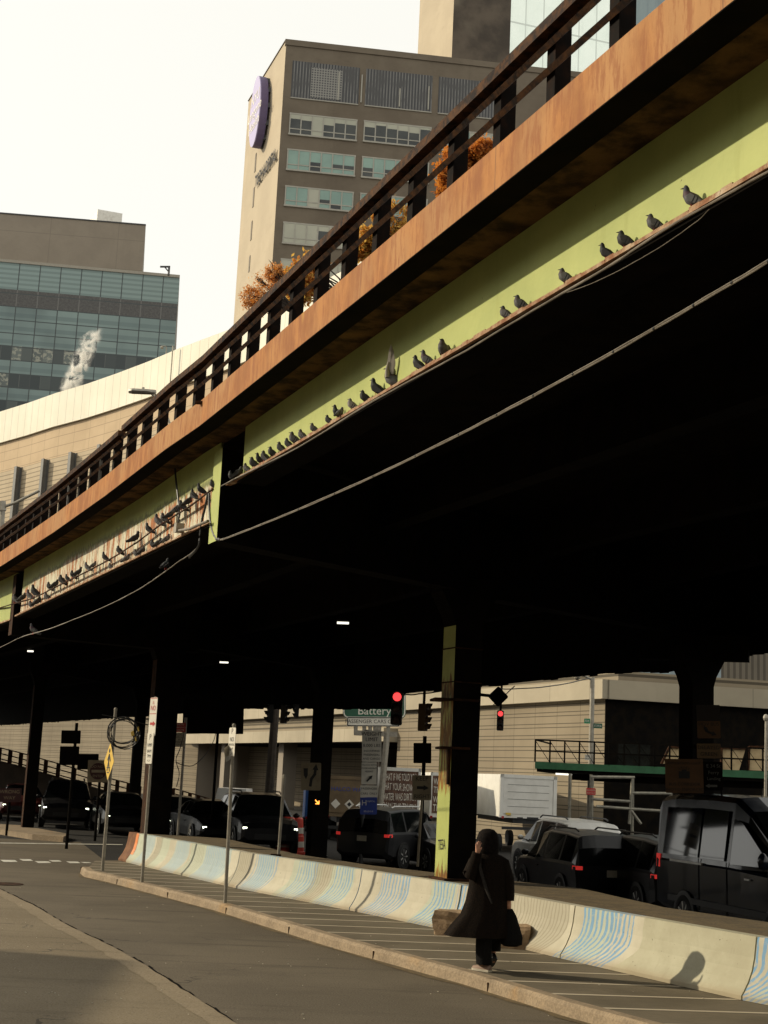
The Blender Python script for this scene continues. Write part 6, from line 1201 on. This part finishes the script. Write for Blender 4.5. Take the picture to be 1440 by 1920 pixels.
for k_, (x0, x1, y) in enumerate(((1042, 1100, 1451), (1112, 1196, 1454), (1213, 1246, 1457), (1394, 1420, 1467))):
    q0, q1 = at(x0, y, Y0+1.5), at(x1, y+3, Y0+1.5); t_ = thing('shed_lamp', '%s lit strip lamp under the green shed, counted from the left' % ordn(k_), 'lamp', q0, 0, 'strip lamps under the shed'); MB().beam(q0, q1, .06, .06).build('lamp_tube', 'lamp', t_); MB().beam(q0+V(0, 0, .07), q1+V(0, 0, .07), .12, .05).build('lamp_housing', 'black', t_)
# plywood sheets stacked on the shed
for i, (q, lab) in enumerate((([(1352, 1444), (1352, 1402), (1398, 1404), (1386, 1444)], 'pale plywood hoarding leaning on the shed behind the delayed green sign'), ([(1402, 1444), (1404, 1400), (1450, 1400), (1450, 1446)], 'pale stained plywood hoarding at the right picture edge'), ([(1240, 1432), (1255, 1400), (1274, 1402), (1274, 1432)], 'small pale plywood board left of the dark column'))):
    pts = [at(x, y, Y0+2.2) for x, y in q]; b = MB(); b.loft([pts, [p+V(0, .05, 0) for p in pts]]); r2_ = thing('plywood_board', lab, 'board', pts[0], 0, 'plywood on the shed'); b.build('board_sheet', 'ply', r2_); b = MB(); b.beam(pts[0]+V(0, -.05, 0), pts[1]+V(0, -.05, 0), .08, .08); b.beam(pts[1]+V(0, -.05, 0), pts[2]+V(0, -.05, 0), .08, .06); b.build('batten', 'rustdark', r2_)
t_ = thing('lamp_post', 'slim pale lamp post at the right picture edge beyond the van', 'street lamp', pl(1433, 46)); b = MB(); b.tube([V(*t_.location), at(1437, 1350, 46)], .05, 8); b.build('pole', 'galv', t_); MB().sphere(at(1436, 1346, 46), (.09, .09, .12), 8, 6).build('lamp_head', 'galv', t_)
p = pl(1076, 52.5); r = thing('parking_kiosk', 'slim pale cabinet beside the ribbed wall', 'cabinet', p); MB().box(p+V(0, 0, .75), (.42, .3, 1.5)).build('cabinet', 'tr_white', r); MB().box(p+V(0, -.16, 1.1), (.22, .02, .3)).build('screen', 'ink', r)
p = pl(1046, 51); r = thing('blue_lit_post', 'short dark post with a small blue lit screen', 'post', p); MB().box(p+V(0, 0, .8), (.25, .2, 1.6)).build('post', 'black', r); MB().box(p+V(0, -.11, 1.45), (.14, .02, .14)).build('screen', emit('blue screen', (.25, .5, 1), 2), r)
c = at(1108, 1484, Y0-1.5); r = thing('red_sign', 'small red sign fixed to the scaffold leg', 'sign', c); k = Y0/F; o, M = panel(r, 'sign_panel', c, V(0, -1, 0), 17*k, 12*k, 'red', 0); wrt(o, M, [("DANGER", 0, 2*k, 4*k), ("KEEP OUT", 0, -3*k, 3.4*k)], 'signdim')
# ------------------------------------------------------------------ ramp with railing
def ramp(lab, pts, Y, hp, seed, n):
    r = thing('ramp_fence', lab, 'fence', pl(pts[0][0], Y), 0, 'railings of the far ramp'); T = [at(x, y, Y) for x, y in pts]; k = Y/F; b = MB()
    for z in (0, -.42, -.82): 
        for a, c in zip(T[:-1], T[1:]): b.beam(a+V(0, 0, z*hp*k), c+V(0, 0, z*hp*k), .05, .05)
    b.build('rail', 'rustdark', r); m = 0
    for i in range(n):
        u = i/(n-1)*(len(T)-1); j = min(int(u), len(T)-2); q = T[j].lerp(T[j+1], u-j); MB().beam(q, q+V(0, 0, -hp*k), .16, .16).build('fence_post', 'rustdark', r)
    b = MB()
    for a, c in zip(T[:-1], T[1:]):
        lo = V(0, 0, -hp*k); b.loft([[a+lo, c+lo, V(c.x, c.y, -1), V(a.x, a.y, -1)], [a+lo+V(0, .5, 0), c+lo+V(0, .5, 0), V(c.x, c.y+.5, -1), V(a.x, a.y+.5, -1)]])
    b.build('ramp_wall', mat('grimy ramp concrete', (.07, .05, .032), (.045, .032, .02), 2), r)
ramp('rusty railing on a descending ramp at the far left', [(-20, 1397), (40, 1412), (110, 1432), (200, 1458), (262, 1474)], 66, 24, 1, 13)
ramp('second dark railing continuing right of the rusty far column', [(325, 1478), (380, 1494), (425, 1508)], 66, 22, 2, 8)
# ------------------------------------------------------------------ person
PF = onz(908, 1821, .15); dp = PF.y; k = dp/F; px0 = 908
def pp_(px, py, off=0): p = at(px, py, dp); return V(p.x, p.y+off, p.z)
root = thing('person', 'person in a long black coat walking away with a hand raised to the face', 'person', PF)
def skin_obj(name, chains, m, parent, sub=2):
    vs, es, rs = [], [], []; key = {}
    for ch in chains:
        last = None
        for p, r_ in ch:
            q = tuple(round(x, 4) for x in p)
            if q not in key: key[q] = len(vs); vs.append(p); rs.append(r_)
            i = key[q]
            if last is not None and last != i: es.append((last, i))
            last = i
    me = bpy.data.meshes.new(name); me.from_pydata([tuple(v) for v in vs], es, []); o = bpy.data.objects.new(name, me); col.objects.link(o); md = o.modifiers.new('s', 'SKIN'); md.use_smooth_shade = True
    for i, sv_ in enumerate(me.skin_vertices[0].data): sv_.radius = (rs[i], rs[i]); sv_.use_root = (i == 0)
    s2 = o.modifiers.new('u', 'SUBSURF'); s2.levels = s2.render_levels = sub
    dg = bpy.context.evaluated_depsgraph_get(); me2 = bpy.data.meshes.new_from_object(o.evaluated_get(dg)); bpy.data.objects.remove(o); me2.name = name; me2.materials.clear(); me2.materials.append(MT[m]); o = bpy.data.objects.new(name, me2); col.objects.link(o); o.parent = parent; o.matrix_parent_inverse = Matrix.Translation(-parent.location); return o
pel = pp_(914, 1692); chest = pp_(917, 1628); neck = pp_(916, 1602); hd0 = pp_(914, 1588); hd1 = pp_(914, 1570); sl_, sr_ = pp_(893, 1616, -.02), pp_(941, 1616, .0); el_, er_ = pp_(882, 1642, -.10), pp_(952, 1650, -.02); hl_, hr_ = pp_(893, 1600, -.16), pp_(954, 1688, -.03)
kl, kr = pp_(907, 1757, -.03), pp_(927, 1755, .06); al, ar = pp_(907, 1812, 0), pp_(926, 1790, .20); tl_, tr_ = pp_(899, 1819, .10), pp_(928, 1808, .14)
palm = pp_(894, 1592, -.165); ch = [[(pel, .12), (pel.lerp(chest, .5), .115), (chest, .12), (neck, .05), (hd0, .075), (hd1, .088), (hd1+V(0, 0, .045), .055)], [(chest, .12), (sl_, .06), (el_, .042), (hl_, .026), (palm, .03)], [(chest, .12), (sr_, .06), (er_, .042), (hr_, .028), (hr_+V(0, 0, -.07), .034)], [(pel, .12), (pp_(907, 1705), .085), (kl, .058), (al, .042), (tl_, .032)], [(pel, .12), (pp_(924, 1705), .085), (kr, .058), (ar, .042), (tr_, .032)], [(hd0, .075), (hd0+V(-.085, .02, .01), .022)]]
for i, (dx, dz_, l) in enumerate(((-.022, .0, .065), (-.008, .008, .078), (.006, .008, .074), (.019, .0, .058))): q = palm+V(dx, -.005, .03); ch.append([(palm, .03), (q, .0095), (q+V(dx*.2+.006, .01, l*.55), .0085), (q+V(dx*.1+.022, .025, l*.95), .007)])
ch.append([(palm, .03), (palm+V(.032, -.01, .006), .011), (palm+V(.048, -.005, .035), .009)])
hp_ = hr_+V(0, 0, -.07)
for i in range(4): q = hp_+V(-.02+.013*i, -.005, -.03); ch.append([(hp_, .034), (q, .0095), (q+V(.004, .012, -.035), .0085), (q+V(.004, .032, -.045), .007)])
ch.append([(hp_, .034), (hp_+V(-.03, .02, -.01), .011), (hp_+V(-.035, .04, -.03), .009)])
skin_obj('body', ch, 'skin', root)
# hair: a heavy dark bob
b = MB(); c = pp_(915, 1577, .0); rn = random.Random(3); rings = []
for z, rx, ry, ox in ((.150, .02, .02, .0), (.140, .07, .075, .0), (.10, .112, .118, 0), (.04, .132, .138, .002), (-.03, .138, .14, .006), (-.09, .135, .132, .010), (-.14, .125, .12, .012), (-.175, .10, .10, .012)): rings.append([c+V(ox+rx*math.cos(a)*(1+.05*math.sin(a*7)), .01+ry*math.sin(a)*(1+.04*math.sin(a*5)), z) for a in [2*pi*i/28 for i in range(28)]])
b.loft(rings); h_ = b.build('hair', 'hair', root, True)
# coat
def coatring(z, cx, rx, ry, fold, seed, oy=-.01, n=56): 
    o = []
    for i in range(n):
        a = 2*pi*i/n; f = 1+fold*(math.sin(a*5+seed)*.6+math.sin(a*9+seed*2.3)*.35+math.sin(a*3-seed)*.4); o.append(V(cx+rx*f*math.cos(a), PF.y+oy+ry*f*math.sin(a), z))
    return o
X = lambda px, py=1700: pp_(px, py).x; Zp = lambda py: pp_(914, py).z
b = MB(); b.loft([coatring(Zp(y), X(cx, y), rx*k, ry*k, fo, .6+y*.004) for y, cx, rx, ry, fo in ((1597, 915, 12, 11, 0), (1603, 916, 22, 14, .0), (1612, 917, 32, 17, .01), (1630, 917, 35, 21, .015), (1660, 916, 36, 23, .02), (1690, 912, 38, 25, .035), (1715, 908, 43, 28, .05), (1738, 900, 54, 31, .065), (1756, 894, 60, 33, .08), (1757, 895, 56, 30, .08), (1740, 900, 50, 28, .06))], 0, False)
b.build('coat', 'coat', root, True, True, 60)
b = MB(); b.tube([sl_+V(.05, .02, .0), sl_+V(-.01, 0, -.02), el_+V(-.02, 0, .02), el_+V(-.01, -.01, -.02), hl_+V(-.01, .01, -.03), hl_+V(0, 0, .02)], [.08, .10, .088, .08, .065, .058], 14); b.tube([sr_+V(-.05, 0, .01), sr_+V(.01, 0, -.02), er_, hr_+V(0, 0, .05), hr_+V(0, 0, .0)], [.08, .09, .08, .068, .066], 14); b.build('sleeve', 'coat', root, True, True, 70)
b = MB(); b.tube([pp_(899, 1600, -.14), pp_(898, 1625, -.16), pp_(908, 1660, -.17), pp_(920, 1692, -.18)], [.018, .022, .02, .012], 8); b.build('scarf', m_cloth('dark grey scarf', (.03, .027, .024), (.045, .04, .035)), root, True)
# trousers, shoes
b = MB()
for (a_, kn, an, w0, w1) in ((pp_(906, 1715), kl, pp_(908, 1808), .10, .098), (pp_(925, 1715, .03), kr, pp_(927, 1785, .16), .10, .095)):
    rr0 = []
    for t in range(7):
        u = t/6; p = a_.lerp(kn, u*2) if u < .5 else kn.lerp(an, u*2-1); w_ = w0+(w1-w0)*u; rr0.append([p+V(w_*(1+.06*math.sin(3*q+t))*math.cos(q), w_*1.05*math.sin(q), 0) for q in [2*pi*i/20 for i in range(20)]])
    b.loft(rr0, 0, False)
b.build('trousers', 'blackcloth', root, True)
def shoe(c, d, m, pitch=0, sole='signdim'):
    d = d.normalized(); s = V(d.y, -d.x, 0); up = V(0, 0, 1); d = (d*math.cos(pitch)-up*math.sin(pitch)); u2_ = s.cross(d)*1; u2_ = u2_ if u2_.z > 0 else -u2_; b = MB(); rings = []
    for x, w_, h in ((-.12, .028, .07), (-.10, .036, .085), (-.03, .038, .09), (.04, .042, .065), (.10, .042, .05), (.14, .030, .04), (.155, .012, .03)): rings.append([c+d*x+s*w_*math.cos(a)+u2_*(.022+max(0, math.sin(a))*h*.8-.0*(1)) for a in [pi*i/9 for i in range(10)]])
    b.loft(rings); o = b.build('shoe', m, root, True); q = MB(); out = [(x, w_) for x, w_ in ((-.13, .02), (-.11, .038), (-.03, .040), (.06, .046), (.11, .044), (.15, .030), (.165, .01))]; P = [c+d*x+s*w_ for x, w_ in out]+[c+d*x-s*w_ for x, w_ in out[::-1]]; q.loft([P, [p+u2_*.026 for p in P]]); q.build('sole', sole, o)
shoe(V(pp_(905, 1821).x, PF.y, .15), V(-.75, .66, 0), mat('pale trainer', (.26, .17, .12), (.22, .14, .10)), 0, 'signdim'); shoe(pp_(925, 1812, .17)+V(0, 0, .02), V(-.2, 1, 0), 'blackcloth', .5, 'ink')
r = thing('tote_bag', 'large soft black tote bag hanging from the right hand of the walking person', 'bag', hp_); b = MB(); rg_ = []
for y, cx, rx, ry in ((1702, 955, 6, 5), (1715, 956, 12, 8), (1735, 957, 16, 11), (1755, 958, 20, 13), (1768, 958, 19, 12), (1772, 957, 12, 8)): rg_.append([V(X(cx, y)+rx*k*math.cos(a)*(1+.06*math.sin(3*a+y)), PF.y-.02+ry*k*math.sin(a), Zp(y)) for a in [2*pi*i/24 for i in range(24)]])
b.loft(rg_); b.build('bag_body', 'blackcloth', r, True)
b = MB(); b.tube([hp_+V(-.03, 0, -.08), hp_+V(-.01, .02, -.03), hp_+V(.02, .02, -.03), hp_+V(.04, 0, -.09)], .009, 6); b.build('bag_handle', 'blackcloth', r)
# small litter on the road and pavement
rnd = random.Random(21); b = MB()
for i in range(170):
    x, y = rnd.uniform(0, 1400), rnd.uniform(1640, 1915); p = onz(x, y, .0)
    if p.y > 40: continue
    j = min(range(len(KB)), key=lambda q: abs(KB[q].y-p.y)); on = p.x > KB[j].x+.3; z = .149 if on else .008; bj = min(range(len(BL)), key=lambda q: abs(BL[q].y-p.y))
    if p.x > BL[bj].x-.3: continue
    s_ = rnd.uniform(.004, .011); a = rnd.uniform(0, 3); b.box(V(p.x, p.y, z+s_*.3), (s_*2, s_, s_*.7), a)
tag(b.build('litter', 'signdim'), 'scattered pale grit and paper scraps on road and pavement', 'litter', kind='stuff')
# unseen building added west of the street to cast the shadow on the road
sh0, sh1 = onz(255, 1803), onz(0, 1797); hb = 14.0; hd_ = -sv.xy.normalized(); Lh = hb/math.tan(R(SUN_EL)); q = sh0.xy-V(hd_.x, hd_.y, 0).xy*Lh
r = thing('added_street_building', 'plain unseen brick building added on the left to cast the road shadow', 'building', V(q.x, q.y, 0)); cb_ = [V(q.x, q.y, 0), V(q.x-14, q.y+3.2, 0), V(q.x-14, q.y-26, 0), V(q.x+1.5, q.y-26, 0)]
b = MB(); b.wall(cb_+cb_[:1], 0, hb); b.face([(p.x, p.y, hb) for p in cb_]); b.build('wall', 'brick', r)
r = thing('added_street_building', 'unseen brick street front added behind the viewer to cut sky light', 'building', V(-20, -24, 0)); b = MB(); c_ = [V(-75, -24, 0), V(26, -24, 0), V(26, -50, 0), V(-75, -50, 0)]  # unseen front added to hold back sky light and reflections
b.wall(c_+c_[:1], 0, 19); b.face([(p.x, p.y, 19) for p in c_]); b.build('wall', 'brick', r); b = MB()
for i in range(24):
    for j in range(4): b.box((-73+i*4.2, -23.96, 4+j*3.9), (1.8, .1, 2.1))
o = b.build('window_row', 'glass', r); o['kind'] = 'stuff'
r = thing('added_street_building', 'long unseen brick street front added on the left to cut reflections', 'building', V(-62, 0, 0)); b = MB(); c_ = [V(-62, -20, 0), V(-62, 75, 0), V(-80, 75, 0), V(-80, -20, 0)]  # another unseen front, added to darken what the car glass reflects
b.wall(c_+c_[:1], 0, 25); b.face([(p.x, p.y, 25) for p in c_]); b.build('wall', 'brick', r)
for o in BIRD:
    if o.location.z < -40:
        for c in list(o.children): bpy.data.objects.remove(c)
        bpy.data.objects.remove(o)
